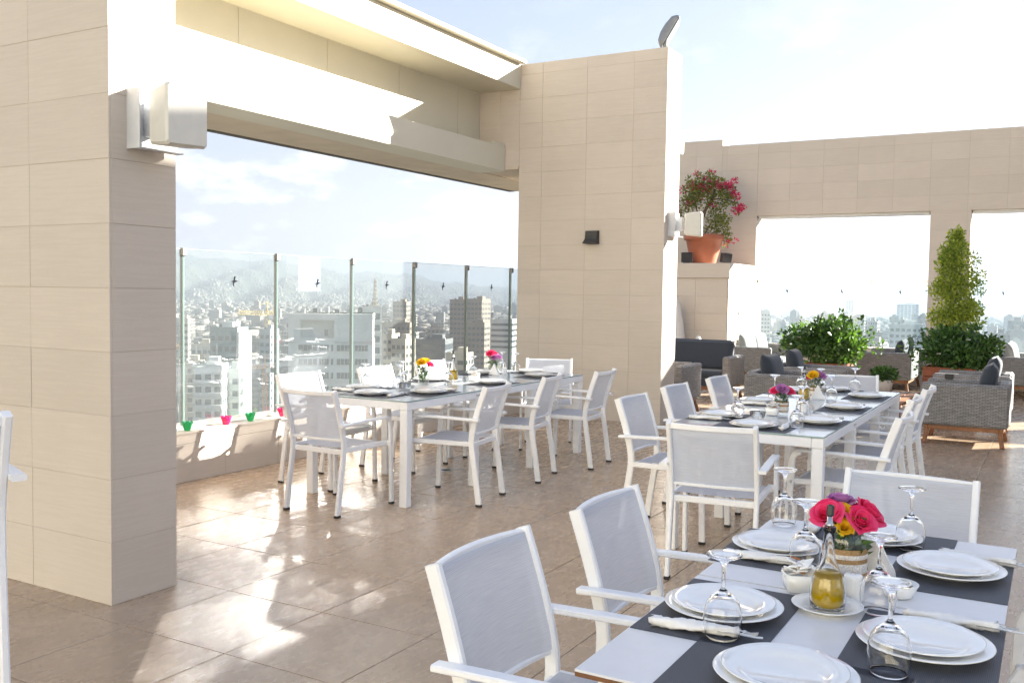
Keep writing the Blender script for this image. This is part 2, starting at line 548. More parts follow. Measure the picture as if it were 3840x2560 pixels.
# ------------------------------------------------------------------ mesh helpers
class MB:
    def __init__(s):
        s.v, s.f, s.mi, s.sm, s.uv = [], [], [], [], {}

    def add(s, verts, faces, mi=0, smooth=False, uvs=None):
        o = len(s.v)
        s.v += [tuple(p) for p in verts]
        for k, f in enumerate(faces):
            if uvs is not None:
                s.uv[len(s.f)] = uvs[k]
            s.f.append(tuple(o + i for i in f))
            s.mi.append(mi)
            s.sm.append(smooth)
        return s

    def box(s, c, d, rz=0.0, mi=0, M=None):
        hx, hy, hz = d[0] / 2, d[1] / 2, d[2] / 2
        vs_ = [(x, y, z) for x in (-hx, hx) for y in (-hy, hy) for z in (-hz, hz)]
        if M is None:
            ca, sa = math.cos(rz), math.sin(rz)
            vs_ = [(c[0] + x * ca - y * sa, c[1] + x * sa + y * ca, c[2] + z) for x, y, z in vs_]
        else:
            vs_ = [tuple(M @ Vector(p) + Vector(c)) for p in vs_]
        return s.add(vs_, [(0, 1, 3, 2), (4, 6, 7, 5), (0, 4, 5, 1), (2, 3, 7, 6), (0, 2, 6, 4), (1, 5, 7, 3)], mi)

    def cbox(s, c, d, ch=0.004, rz=0.0, mi=0, M=None, smooth=False):
        h = [d[0] / 2, d[1] / 2, d[2] / 2]
        ch = min(ch, min(h) * 0.9)
        idx, vs_ = {}, []
        S = (-1, 1)
        for sx in S:
            for sy in S:
                for sz in S:
                    for a in range(3):
                        p = [sx * (h[0] - ch), sy * (h[1] - ch), sz * (h[2] - ch)]
                        p[a] = (sx, sy, sz)[a] * h[a]
                        idx[(sx, sy, sz, a)] = len(vs_)
                        vs_.append(p)
        fs = []
        for a in range(3):
            b_, c__ = (a + 1) % 3, (a + 2) % 3
            for sg in S:
                q = []
                for (u, w) in ((-1, -1), (1, -1), (1, 1), (-1, 1)):
                    k = [0, 0, 0]
                    k[a], k[b_], k[c__] = sg, u, w
                    q.append(idx[(*k, a)])
                fs.append(q if sg > 0 else q[::-1])
        for a in range(3):          # edges along axis a
            b_, c__ = (a + 1) % 3, (a + 2) % 3
            for u in S:
                for w in S:
                    k0, k1 = [0, 0, 0], [0, 0, 0]
                    k0[a], k0[b_], k0[c__] = -1, u, w
                    k1[a], k1[b_], k1[c__] = 1, u, w
                    fs.append((idx[(*k0, b_)], idx[(*k1, b_)], idx[(*k1, c__)], idx[(*k0, c__)]))
        for sx in S:
            for sy in S:
                for sz in S:
                    fs.append((idx[(sx, sy, sz, 0)], idx[(sx, sy, sz, 1)], idx[(sx, sy, sz, 2)]))
        if M is None:
            ca, sa = math.cos(rz), math.sin(rz)
            vs_ = [(c[0] + x * ca - y * sa, c[1] + x * sa + y * ca, c[2] + z) for x, y, z in vs_]
        else:
            vs_ = [tuple(M @ Vector(p) + Vector(c)) for p in vs_]
        return s.add(vs_, fs, mi, smooth)

    def sweep(s, path, prof, upv=(0, 0, 1), mi=0, smooth=False, cap=True):
        """sweep a closed 2D profile (list of (a,b)) along path; a along side, b along up"""
        P = [Vector(p) for p in path]
        n = len(prof)
        vs_ = []
        for i, p in enumerate(P):
            if i == 0:
                t = P[1] - P[0]
            elif i == len(P) - 1:
                t = P[-1] - P[-2]
            else:
                t = (P[i + 1] - P[i]).normalized() + (P[i] - P[i - 1]).normalized()
            t.normalize()
            u = Vector(upv)
            side = t.cross(u)
            if side.length < 1e-4:
                side = t.cross(Vector((1, 0, 0)))
            side.normalize()
            u2 = side.cross(t)
            for a, b_ in prof:
                vs_.append(p + side * a + u2 * b_)
        fs = []
        for i in range(len(P) - 1):
            for j in range(n):
                k = (j + 1) % n
                fs.append((i * n + j, i * n + k, (i + 1) * n + k, (i + 1) * n + j))
        if cap:
            fs.append(tuple(range(n))[::-1])
            fs.append(tuple((len(P) - 1) * n + j for j in range(n)))
        return s.add(vs_, fs, mi, smooth)

    def tube(s, path, r, n=8, mi=0, r2=None, cap=True):
        rs = [r] * len(path) if r2 is None else [r + (r2 - r) * i / (len(path) - 1) for i in range(len(path))]
        P = [Vector(p) for p in path]
        vs_ = []
        for i, p in enumerate(P):
            t = (P[min(i + 1, len(P) - 1)] - P[max(i - 1, 0)]).normalized()
            u = Vector((0, 0, 1)) if abs(t.z) < 0.9 else Vector((1, 0, 0))
            a = t.cross(u).normalized()
            b_ = t.cross(a)
            for j in range(n):
                th = 2 * math.pi * j / n
                vs_.append(p + (a * math.cos(th) + b_ * math.sin(th)) * rs[i])
        fs = []
        for i in range(len(P) - 1):
            for j in range(n):
                k = (j + 1) % n
                fs.append((i * n + j, i * n + k, (i + 1) * n + k, (i + 1) * n + j))
        if cap:
            fs.append(tuple(range(n)))
            fs.append(tuple((len(P) - 1) * n + j for j in range(n)))
        return s.add(vs_, fs, mi, True)

    def lathe(s, prof, n=24, c=(0, 0, 0), mi=0, smooth=True, closed=False, sx=1, sy=1):
        vs_, fs = [], []
        m_ = len(prof)
        for j in range(n):
            th = 2 * math.pi * j / n
            for r, z in prof:
                vs_.append((c[0] + r * sx * math.cos(th), c[1] + r * sy * math.sin(th), c[2] + z))
        for j in range(n):
            k = (j + 1) % n
            for i in range(m_ - 1 + (1 if closed else 0)):
                i2 = (i + 1) % m_
                fs.append((j * m_ + i, k * m_ + i, k * m_ + i2, j * m_ + i2))
        return s.add(vs_, fs, mi, smooth)

    def grid(s, fn, nu, nv, mi=0, smooth=True, uvf=None):
        vs_ = [fn(i / nu, j / nv) for j in range(nv + 1) for i in range(nu + 1)]
        fs, uvs = [], []
        for j in range(nv):
            for i in range(nu):
                a = j * (nu + 1) + i
                fs.append((a, a + 1, a + nu + 2, a + nu + 1))
                if uvf:
                    uvs.append([uvf(x / nu, y / nv) for x, y in ((i, j), (i + 1, j), (i + 1, j + 1), (i, j + 1))])
        return s.add(vs_, fs, mi, smooth, uvs if uvf else None)

    def mesh(s, name, mats, weld=False, boxuv=False):
        me = bpy.data.meshes.new(name)
        me.from_pydata(s.v, [], s.f)
        for mt in (mats if isinstance(mats, (list, tuple)) else [mats]):
            me.materials.append(mt)
        me.polygons.foreach_set('material_index', s.mi)
        me.polygons.foreach_set('use_smooth', s.sm)
        if s.uv:
            ul = me.uv_layers.new(name='UVMap')
            for pi, uvs in s.uv.items():
                ls = me.polygons[pi].loop_start
                for k, (a, b_) in enumerate(uvs):
                    ul.data[ls + k].uv = (a, b_)
        bm = bmesh.new()
        bm.from_mesh(me)
        if weld:
            bmesh.ops.remove_doubles(bm, verts=bm.verts, dist=1e-5)
        bmesh.ops.recalc_face_normals(bm, faces=bm.faces)
        if boxuv:
            ul = bm.loops.layers.uv.verify()
            for f in bm.faces:
                nx, ny, nz = abs(f.normal.x), abs(f.normal.y), abs(f.normal.z)
                for l in f.loops:
                    p = l.vert.co
                    if nz > nx and nz > ny:
                        l[ul].uv = (p.y, p.x)
                    elif nx > ny:
                        l[ul].uv = (p.y, p.z)
                    else:
                        l[ul].uv = (p.x, p.z)
        bm.to_mesh(me)
        bm.free()
        return me

    def build(s, name, mats, parent=None, loc=(0, 0, 0), rz=0.0, **k):
        return link(name, s.mesh(name, mats, **k), parent, loc, rz)


def link(name, me, parent=None, loc=(0, 0, 0), rz=0.0, scale=None):
    o = bpy.data.objects.new(name, me)
    COL.objects.link(o)
    o.location = loc
    o.rotation_euler = (0, 0, rz)
    if scale:
        o.scale = scale
    if parent:
        o.parent = parent
    return o


def tag(o, label=None, cat=None, group=None, kind=None):
    if label:
        o['label'] = label
    if cat:
        o['category'] = cat
    if group:
        o['group'] = group
    if kind:
        o['kind'] = kind
    return o


def thing(name, label, cat, loc=(0, 0, 0), rz=0.0, group=None):
    o = bpy.data.objects.new(name, None)
    o.empty_display_size = 0.1
    COL.objects.link(o)
    o.location = loc
    o.rotation_euler = (0, 0, rz)
    return tag(o, label, cat, group)


def dup(root, loc, rz=None, label=None, group=None):
    r = root.copy()
    COL.objects.link(r)
    r.location = loc
    if rz is not None:
        r.rotation_euler = (root.rotation_euler[0], root.rotation_euler[1], rz)
    if label:
        r['label'] = label
    if group:
        r['group'] = group
    for ch in list(root.children):
        c = ch.copy()
        COL.objects.link(c)
        c.parent = r
        for g in list(ch.children):
            d = g.copy()
            COL.objects.link(d)
            d.parent = c
    return r


_tiles = {}


def tile(parent, c, d, mat, name='stone_tile', ch=0.0012, key=''):
    k = (round(d[0], 4), round(d[1], 4), round(d[2], 4), mat.name, name, key)
    if k not in _tiles:
        _tiles[k] = MB().cbox((0, 0, 0), d, ch).mesh(name, mat)
    return link(name, _tiles[k], parent, c)


def breaks(a, b, start, step):
    """cut [a,b] at start + k*step"""
    k0 = math.ceil((a - start) / step + 1e-6)
    cuts = [a]
    x = start + k0 * step
    while x < b - 1e-4:
        if x - cuts[-1] > 0.02:
            cuts.append(x)
        x += step
    if b - cuts[-1] < 0.02 and len(cuts) > 1:
        cuts[-1] = b
    else:
        cuts.append(b)
    return list(zip(cuts[:-1], cuts[1:]))


TH, JT, JD = 0.014, 0.0022, 0.0025


def tiled(parent, axis, at, sgn, u0, u1, z0, z1, ustart, zstart=0.0, ustep=0.6, zstep=0.3, mat=STONE):
    """stone tiles on a vertical face: axis is the face's normal axis, at its core plane, tiles proud on side sgn"""
    for a, b_ in breaks(u0, u1, ustart, ustep):
        for c, d in breaks(z0, z1, zstart, zstep):
            w, h = b_ - a - JT, d - c - JT
            jit = rnd.uniform(-0.0012, 0.0012)
            if axis == 'x':
                tile(parent, (at + sgn * (TH / 2 + jit), (a + b_) / 2, (c + d) / 2), (TH, w, h), mat)
            else:
                tile(parent, ((a + b_) / 2, at + sgn * (TH / 2 + jit), (c + d) / 2), (w, TH, h), mat)


# ------------------------------------------------------------------ the terrace: floor
fl = MB().box((4.25, -5.28, -0.17), (22.6, 15.45, 0.30)).build('floor', GROUT2)
tag(fl, kind='structure')
FX0, FY0, FS = 0.461, -0.291, 0.6
cells = []
for i in range(-14, 26):
    for j in range(-16, 5):
        x, y = FX0 + (i + .5) * FS, FY0 + (j + .5) * FS
        if y > 2.3 or x > 15.3:
            continue
        v = Vector((x, y, 0)) - CAM
        d = v.dot(fw)
        vis = d > 0.5 and abs(v.dot(rt) / d) < 0.60 and abs(v.dot(up) / d) < 0.42
        cells.append((0 if vis else 1, v.length, i, j, x, y))
cells.sort()
ftile = MB().cbox((0, 0, 0), (FS - 0.0036, FS - 0.0036, 0.02), 0.002).mesh('floor_tile', FLOOR)
rest = MB()
for n, (vv, dd, i, j, x, y) in enumerate(cells):
    if n < 290:
        link('floor_tile', ftile, fl, (x, y, -0.010))
    else:
        rest.cbox((x, y, -0.010), (FS - 0.0036, FS - 0.0036, 0.02), 0.002)
tag(rest.build('paving_tiles', FLOOR, fl), kind='stuff')

# ------------------------------------------------------------------ pillar at the left
PILH = 5.1
pil = MB().box((0.385 / 2, 1.3, PILH / 2), (0.385 - 2 * JD, 2.6 - 2 * JD, PILH)).build('stone_pillar', GROUT)
tag(pil, 'wide beige stone tiled pillar in the left foreground with a loudspeaker on its side', 'pillar')
tiled(pil, 'x', TH, -1, 0.0, 2.6, 0, PILH, 0.6)
tiled(pil, 'y', TH, -1, TH, 0.385, 0, PILH, 0.385, ustep=2.0)

# ------------------------------------------------------------------ tall pier with sconce and floodlight
PX = 7.46
pier = thing('stone_pier', 'tall beige stone tiled pier with a black wall light, floodlight on its corner', 'pier', (0, 0, 0))
MB().box((PX + 0.225, 1.085, 2.165), (0.45 - 2 * JD, 1.93 - 2 * JD, 4.325)).build('core', GROUT, pier)
MB().box(((PX + JD + 9.55) / 2, 2.66, 3.685), (9.55 - PX - JD, 1.20, 1.27)).build('upper_core', SOFFIT, pier)
tiled(pier, 'x', PX + TH, -1, 0.12, 2.05, 0, 4.33, 0.53)
tiled(pier, 'x', PX + TH + 0.001, -1, 2.05, 3.1, 3.085, 4.33, 0.53)
tiled(pier, 'y', 0.12 + TH, -1, PX + TH, PX + 0.45, 0, 4.33, PX + 0.45, ustep=2.0)

# ------------------------------------------------------------------ overhead beams between pillar and pier
beam = thing('roof_beam', 'cream clad beam spanning from the left pillar to the tall pier over the view', 'beam')
x0, x1 = 0.39, PX - 0.004
MB().box(((x0 + 8.1) / 2, 2.95, 3.57), (8.1 - x0, 0.60, 0.92)).build('core', SOFFIT, beam)
cuts = [x0] + [x0 + 0.56 + 1.2 * k for k in range(6)] + [x1]
for a, b_ in zip(cuts[:-1], cuts[1:]):
    if b_ - a < 0.05:
        continue
    tile(beam, ((a + b_) / 2, 2.64, 3.69), (b_ - a - 0.006, 0.012, 0.70), CREAM, 'cladding_panel')
MB().cbox(((x0 + x1) / 2, 2.44, 3.18), (x1 - x0 - 0.008, 0.38, 0.30), 0.004).build('ledge_box', CREAM, beam)
MB().cbox((x1 - 0.13, 2.43, 3.350), (0.26, 0.34, 0.035), 0.003).build('ledge_cap', CREAM, beam)
MB().box(((x0 + 9.6) / 2, 2.975, 3.062), (9.6 - x0, 0.70, 0.05)).build('soffit', SOFFIT, beam)
MB().box(((x0 + 9.6) / 2, 3.38, 3.055), (9.6 - x0, 0.10, 0.045)).build('rear_trim', DARKTRIM, beam)
roofs = thing('roof_overhang', 'cream fascia overhang of the flat roof above the beam', 'roof')
MB().cbox(((x0 + x1) / 2, 2.60, 4.178), (x1 - x0 - 0.006, 1.12, 0.30), 0.004).build('fascia', CREAM, roofs)
MB().cbox(((x0 + x1) / 2, 2.57, 4.353), (x1 - x0 - 0.006, 1.22, 0.04), 0.003).build('edge_flashing', CREAM, roofs)

# ------------------------------------------------------------------ low parapet with glass balustrade
par = MB().box((5.2, 2.22, 0.19), (9.6, 0.42 - 2 * JD, 0.36)).build('parapet_wall', GROUT)
tag(par, 'low beige tiled parapet under the glass balustrade behind the long table', 'parapet')
tiled(par, 'y', 2.0 + TH, -1, 0.39, PX, 0, 0.375, 0.2)
for a, b_ in breaks(0.39, PX, 0.2, 0.6):
    tile(par, ((a + b_) / 2, 2.22, 0.383), (b_ - a - JT, 0.46, 0.016), STONE, 'coping_stone')
bal = thing('glass_balustrade', 'frameless glass balustrade with bird stickers in front of the city view', 'balustrade')
GX = [1.26] + [2.299 + 1.0364 * k for k in range(6)]
GY, GZ0, GZ1 = 2.15, 0.391, 1.812
for a, b_ in zip(GX[:-1], GX[1:]):
    p = MB().box((0, 0, 0), (b_ - a - 0.010, 0.012, GZ1 - GZ0)).mesh('glass_pane', BALGLASS)
    pane = link('glass_pane', p, bal, ((a + b_) / 2, GY, (GZ0 + GZ1) / 2))
    em = MB()
    for e_ in (-1, 1):
        em.box((e_ * (b_ - a - 0.0078) / 2, 0, 0), (0.0022, 0.0118, GZ1 - GZ0))
    em.box((0, 0, (GZ1 - GZ0) / 2 + 0.0015), (b_ - a - 0.02, 0.012, 0.003))
    em.build('polished_edge', EDGEGLASS, pane)
p = MB().box((0, 0, 0), (PX + 0.4 - GX[-1], 0.012, GZ1 - GZ0)).mesh('glass_pane', BALGLASS)
link('glass_pane', p, bal, ((GX[-1] + PX + 0.42) / 2, GY, (GZ0 + GZ1) / 2))
for x in GX[1:]:
    q = MB().cbox((x, GY + 0.022, (GZ0 + GZ1) / 2), (0.010, 0.022, GZ1 - GZ0), 0.002).build('post', POSTS, bal)
    MB().cbox((x, GY, GZ1 - 0.022), (0.044, 0.045, 0.062), 0.006).build('clamp', CLAMPS, q)


def bird_mesh():
    """a swift with spread wings seen as a flat sticker, 2 mm thick"""
    out = [(0.000, 0.082), (0.016, 0.070), (0.010, 0.055), (0.006, 0.035), (0.010, 0.020), (0.026, 0.016), (0.040, 0.014), (0.030, 0.006), (0.022, 0.000),
           (0.006, -0.006), (-0.004, -0.022), (-0.006, -0.045), (0.000, -0.075), (-0.014, -0.052), (-0.018, -0.028), (-0.014, -0.006),
           (-0.030, 0.000), (-0.022, 0.010), (-0.008, 0.022), (-0.008, 0.045), (-0.004, 0.065)]
    out = [(x * 1.05, z * 0.58) for x, z in out]
    mb = MB()
    n = len(out)
    vs_ = [(x, -0.0008, z) for x, z in out] + [(x, 0.0008, z) for x, z in out]
    fs = [tuple(range(n)), tuple(range(2 * n - 1, n - 1, -1))] + [(i, (i + 1) % n, n + (i + 1) % n, n + i) for i in range(n)]
    mb.add(vs_, fs)
    bm = mb.mesh('bird_sticker', DECAL)
    return bm


BIRD = bird_mesh()
for x in (2.83, 3.86, 4.91, 5.94, 6.99):
    link('bird_sticker', BIRD, bal, (x, GY - 0.0078, 1.565))

# coloured glass bowls on the parapet
bowl_prof = [(r_ * 0.78, z_ * 0.78) for r_, z_ in [(0.0, 0.0), (0.028, 0.0), (0.030, 0.004), (0.045, 0.045), (0.058, 0.088), (0.054, 0.088), (0.041, 0.046), (0.026, 0.010), (0.0, 0.008)]]


def petal_bowl(x, y, mat, label):
    mb = MB()
    n = 32
    vs_, fs = [], []
    k = len(bowl_prof)
    for j in range(n):
        th = 2 * math.pi * j / n
        for r, z in bowl_prof:
            rr_ = r * (1 + 0.07 * math.cos(8 * th) * (z / 0.09))
            vs_.append((rr_ * math.cos(th), rr_ * math.sin(th), z + 0.006 * math.cos(8 * th) * (1 if z > 0.065 else 0)))
    for j in range(n):
        q = (j + 1) % n
        for i in range(k - 1):
            fs.append((j * k + i, q * k + i, q * k + i + 1, j * k + i + 1))
    mb.add(vs_, fs, 0, True)
    o = mb.build('glass_bowl', mat, None, (x, y, 0.3925), weld=True)
    tag(o, label, 'bowl', 'coloured tealight bowls on the parapet')


petal_bowl(2.25, 2.05, BOWLG, 'green glass tealight bowl on the parapet nearest the left pillar')
petal_bowl(2.66, 2.06, BOWLP, 'pink glass tealight bowl on the parapet between the two green ones')
petal_bowl(2.93, 2.06, BOWLG, 'green glass tealight bowl on the parapet between two pink bowls')
petal_bowl(3.32, 2.07, BOWLP, 'pink glass tealight bowl on the parapet just behind the white chair')

# ------------------------------------------------------------------ far lounge wall with openings
WX = 15.0
wall = thing('lounge_wall', 'long beige stone wall with large glazed openings behind the lounge seating', 'wall')
WT = 0.45


def wall_piece(y0, y1, z0, z1, name='core'):
    MB().box((WX + WT / 2, (y0 + y1) / 2, (z0 + z1) / 2), (WT - 2 * JD, y1 - y0 - 2 * JD, z1 - z0)).build(name, GROUT, wall)
    tiled(wall, 'x', WX + TH, -1, y0, y1, z0, z1, 1.15)


wall_piece(1.15, 1.84, 0, 4.38)
wall_piece(1.84, 3.2, 0, 4.50)
wall_piece(-7.0, 1.15, 3.03, 4.38)
wall_piece(-7.0, -5.6, 0.62, 3.03)
MB().box((WX + WT / 2, -7.3, 2.19), (WT - 2 * JD, 0.58, 4.38)).build('far_end', STONE, wall)  # wall end and blocks below are unseen, added to shape sun and reflections
MB().box((WX + WT / 2, -8.15, 0.74), (WT - 2 * JD, 1.10, 1.48)).build('unseen_wall_block', STONE, wall)
MB().box((WX + WT / 2, -9.33, 1.70), (WT - 2 * JD, 1.24, 3.40)).build('unseen_wall_block', STONE, wall)
MB().box((WX + WT / 2, -9.37, 5.25), (WT - 2 * JD, 1.14, 2.3)).build('unseen_shade_lintel', STONE, wall)
MB().box((WX + WT / 2, -8.195, 4.8), (WT - 2 * JD - 0.01, 1.20, 1.4)).build('unseen_shade_lintel', STONE, wall)
MB().box((WX + WT / 2, -7.3, 4.94), (WT - 2 * JD - 0.01, 0.56, 1.10)).build('unseen_shade_pier', STONE, wall)
wall_piece(-2.51, -1.87, 0, 3.03)
wall_piece(-1.87, 1.15, 0, 0.62)
wall_piece(-7.0, -2.51, 0, 0.62)
for yy, sg in ((1.15, -1), (-1.87, 1), (-2.51, -1)):
    tiled(wall, 'y', yy - sg * TH, sg, WX + TH, WX + WT, 0.62, 3.03, WX + WT, ustep=2.0)
for ya, yb in ((-1.87, 1.15), (-5.6, -2.51)):
    MB().cbox((WX + 0.16, (ya + yb) / 2, 3.005), (0.2, yb - ya - 0.04, 0.05), 0.003).build('opening_header', BRACKET, wall)
gl2 = thing('glass_screen', 'frameless glass screen with bird stickers in the lounge wall openings', 'balustrade')
for a, b_ in ((1.14, 0.11), (0.11, -0.90), (-0.90, -1.86), (-2.52, -3.55), (-3.55, -4.6)):
    p = MB().box((0, 0, 0), (0.012, a - b_ - 0.012, 1.21)).mesh('glass_pane', SCREENGLASS)
    link('glass_pane', p, gl2, (WX + 0.2, (a + b_) / 2, 1.235))
for y in (1.12, 0.11, -0.90, -1.84, -3.55):
    MB().cbox((WX + 0.2, y, 1.81), (0.05, 0.055, 0.065), 0.005).build('clamp', STEEL, gl2)
for y in (0.59, -0.40, -1.40, -3.03):
    o = link('bird_sticker', BIRD, gl2, (WX + 0.192, y, 1.62), R(90))

# plinth block carrying the big pot
blk = thing('stone_plinth', 'beige stone block with projecting cap under the bougainvillea pot', 'plinth')
MB().box(((13.36 + WX) / 2, 1.95, 0.91), (WX - 13.36 - 0.004, 1.56, 1.82)).build('core', GROUT, blk)
tiled(blk, 'x', 13.36, -1, 1.17, 2.73, 0, 1.82, 1.15)
tiled(blk, 'y', 1.17, -1, 13.36, WX - 0.02, 0, 1.82, 13.36, ustep=0.8)
MB().cbox(((13.32 + WX) / 2 - 0.012, 1.94, 1.955), (WX - 13.32 - 0.026, 1.62, 0.262), 0.004).build('cap', STONE, blk)

# unseen wing, added to the right of the terrace to shade the tables
wing = MB().box((9.16, -12.0, 3.935), (12.32, 4.0, 7.87)).build('unseen_shade_wing', GROUT)
tag(wing, 'unseen beige stone wing added beside the terrace to shade the dining tables', 'building')
for a in range(10):
    for r_ in range(6):
        tile(wing, (3.0 + 0.616 + a * 1.232, -10.0 + 0.007, 0.656 + r_ * 1.3116), (1.228, 0.014, 1.308), PALESTONE, 'stone_slab')

# unseen cream block, added behind the camera to bounce sunlight onto the terrace
hb = thing('unseen_bounce_block', 'unseen cream block added behind the camera to bounce sunlight', 'building', (-24.0, 4.0, 0))
MB().box((-3, 0, 5.5), (6, 40, 11.0)).build('wall', CREAM, hb)
for k in range(6):
    MB().box((0.0, -9.5 + 3.8 * k, 1.35), (0.08, 2.6, 2.5)).build('window', DARKTRIM, hb)


# ------------------------------------------------------------------ wall fittings
def sconce():
    t = thing('wall_light', 'small black flared wall light on the face of the tall pier', 'lamp', (PX - 0.002, 1.02, 2.185))
    mb = MB()
    prof = [(0.0, 0.075), (-0.055, 0.075), (-0.058, 0.03), (-0.068, -0.02), (-0.088, -0.055), (-0.112, -0.070), (-0.112, -0.076), (0.0, -0.076)]
    n = len(prof)
    vs_ = []
    for i, w in enumerate((-1, 1)):
        for x, z in prof:
            vs_.append((x, w * (0.075 + (0.012 if z < -0.05 else 0)), z))
    mb.add(vs_, [tuple(range(n)), tuple(range(2 * n - 1, n - 1, -1))] + [(i, (i + 1) % n, n + (i + 1) % n, n + i) for i in range(n)])
    mb.build('shade', BLACK, t)
    MB().cbox((0.0, 0, 0), (0.006, 0.17, 0.16), 0.002).build('back_plate', BLACK, t)


sconce()


def floodlight():
    t = thing('floodlight', 'grey floodlight tilted on top of the tall pier corner', 'floodlight', (PX + 0.12, 0.20, 4.33), R(-72))
    MB().cbox((0, 0, 0.008), (0.12, 0.07, 0.016), 0.003).build('base', ALU, t)
    br_ = MB()
    for s_ in (-1, 1):
        br_.cbox((0.0, s_ * 0.11, 0.07), (0.04, 0.008, 0.14), 0.002)
    br_.cbox((0.0, 0, 0.02), (0.04, 0.22, 0.008), 0.002)
    br_.build('bracket', ALU, t)
    # tilted lamp housing: glass faces +X and down
    M = Matrix.Rotation(R(30), 3, 'Y')
    h = MB()
    secs = [(-0.075, 0.05, 0.06), (-0.045, 0.115, 0.15), (0.0, 0.135, 0.185), (0.035, 0.14, 0.19)]
    vs_, fs = [], []
    for x, wy, wz in secs:
        for (a, b_) in ((-1, -0.8), (-0.8, -1), (0.8, -1), (1, -0.8), (1, 0.8), (0.8, 1), (-0.8, 1), (-1, 0.8)):
            vs_.append(tuple(M @ Vector((x, a * wy, b_ * wz)) + Vector((0.03, 0, 0.20))))
    for i in range(3):
        for j in range(8):
            k = (j + 1) % 8
            fs.append((i * 8 + j, i * 8 + k, i * 8 + 8 + k, i * 8 + 8 + j))
    fs += [tuple(range(8)), tuple(24 + j for j in range(8))]
    h.add(vs_, fs, 0, False)
    hs = h.build('housing', ALU, t)
    c = M @ Vector((0.038, 0, 0)) + Vector((0.03, 0, 0.20))
    MB().cbox(tuple(c), (0.010, 0.25, 0.35), 0.004, M=M).build('rim', BLACK, hs)
    c = M @ Vector((0.045, 0, 0.0)) + Vector((0.03, 0, 0.20))
    MB().cbox(tuple(c), (0.010, 0.22, 0.30), 0.003, M=M).build('glass', LENS, hs)


floodlight()


def speaker(loc, label, az, reach=0.27, k=1.0):
    """box loudspeaker on a folded wall bracket; loc is the wall contact, wall normal -Y"""
    t = thing('wall_speaker', label, 'loudspeaker', loc)
    b1 = MB()
    b1.cbox((-0.085, -0.045, 0), (0.006, 0.09, 0.28), 0.001)
    b1.cbox((0.045, -0.042, 0), (0.254, 0.006, 0.28), 0.001)
    b1.cbox((0.045, -0.067, -0.137), (0.254, 0.050, 0.006), 0.001)
    b1.build('bracket', BRACKET, t)
    MB().cbox((-0.005, -0.10, 0.0), (0.05, 0.11, 0.16), 0.004).build('arm', BRACKET, t)
    M = Matrix.Rotation(R(az), 3, 'Z')   # local +X is the front
    h = MB()
    secs = [(-0.10, 0.072, 0.10), (-0.09, 0.088, 0.122), (0.05, 0.098, 0.136), (0.078, 0.100, 0.140), (0.098, 0.092, 0.130)]
    ring = ((-1, -0.9), (-0.88, -1), (0.88, -1), (1, -0.9), (1, 0.9), (0.88, 1), (-0.88, 1), (-1, 0.9))
    vs_, fs = [], []
    off = Vector((0.03 if reach > 0.25 else 0.0, -reach, 0.0))
    for x, wy, wz in secs:
        for a, b_ in ring:
            vs_.append(tuple(M @ Vector((x * k, a * wy * k, b_ * wz * k)) + off))
    for i in range(len(secs) - 1):
        for j in range(8):
            k = (j + 1) % 8
            fs.append((i * 8 + j, i * 8 + k, i * 8 + 8 + k, i * 8 + 8 + j))
    fs += [tuple(range(8)), tuple((len(secs) - 1) * 8 + j for j in range(8))]
    h.add(vs_, fs)
    cb = h.build('cabinet', SPK, t)
    g = MB()
    g.cbox(tuple(M @ Vector((0.1 * k, 0, 0)) + off), (0.012, 0.186 * k, 0.262 * k), 0.005, M=M)
    g.build('grille', SPKG, cb)
    for a in (-0.08, 0.08):
        for b_ in (-0.118, 0.118):
            c = M @ Vector((0.1 * k + 0.007, a * k, b_ * k)) + off
            MB().cbox(tuple(c), (0.004, 0.009, 0.009), 0.002, M=M).build('screw', SCREW, cb)


speaker((0.185, 0.0, 2.295), 'white loudspeaker on a bracket on the left pillar', -104, 0.245, 1.02)
speaker((PX + 0.20, 0.12, 2.33), 'white loudspeaker on the sunlit edge of the tall pier', -75)


# ------------------------------------------------------------------ dining armchairs
def rect(w, h):
    c = min(w, h) * 0.22
    a, b_ = w / 2, h / 2
    return [(-a + c, -b_), (a - c, -b_), (a, -b_ + c), (a, b_ - c), (a - c, b_), (-a + c, b_), (-a, b_ - c), (-a, -b_ + c)]


def spline(pts, n):
    P = [Vector(p) for p in pts]
    out = []
    for i in range(len(P) - 1):
        p0, p1, p2, p3 = P[max(i - 1, 0)], P[i], P[i + 1], P[min(i + 2, len(P) - 1)]
        for k in range(n):
            t = k / n
            out.append(0.5 * ((2 * p1) + (p2 - p0) * t + (2 * p0 - 5 * p1 + 4 * p2 - p3) * t * t + (3 * p1 - p0 - 3 * p2 + p3) * t ** 3))
    out.append(P[-1])
    return out


POST = [(-0.275, 0.015), (-0.250, 0.20), (-0.225, 0.36), (-0.215, 0.46), (-0.228, 0.56), (-0.268, 0.70), (-0.318, 0.845)]


def post_x(z):
    for (xa, za), (xb, zb) in zip(POST[:-1], POST[1:]):
        if z <= zb:
            return xa + (xb - xa) * (z - za) / (zb - za)
    return POST[-1][0]


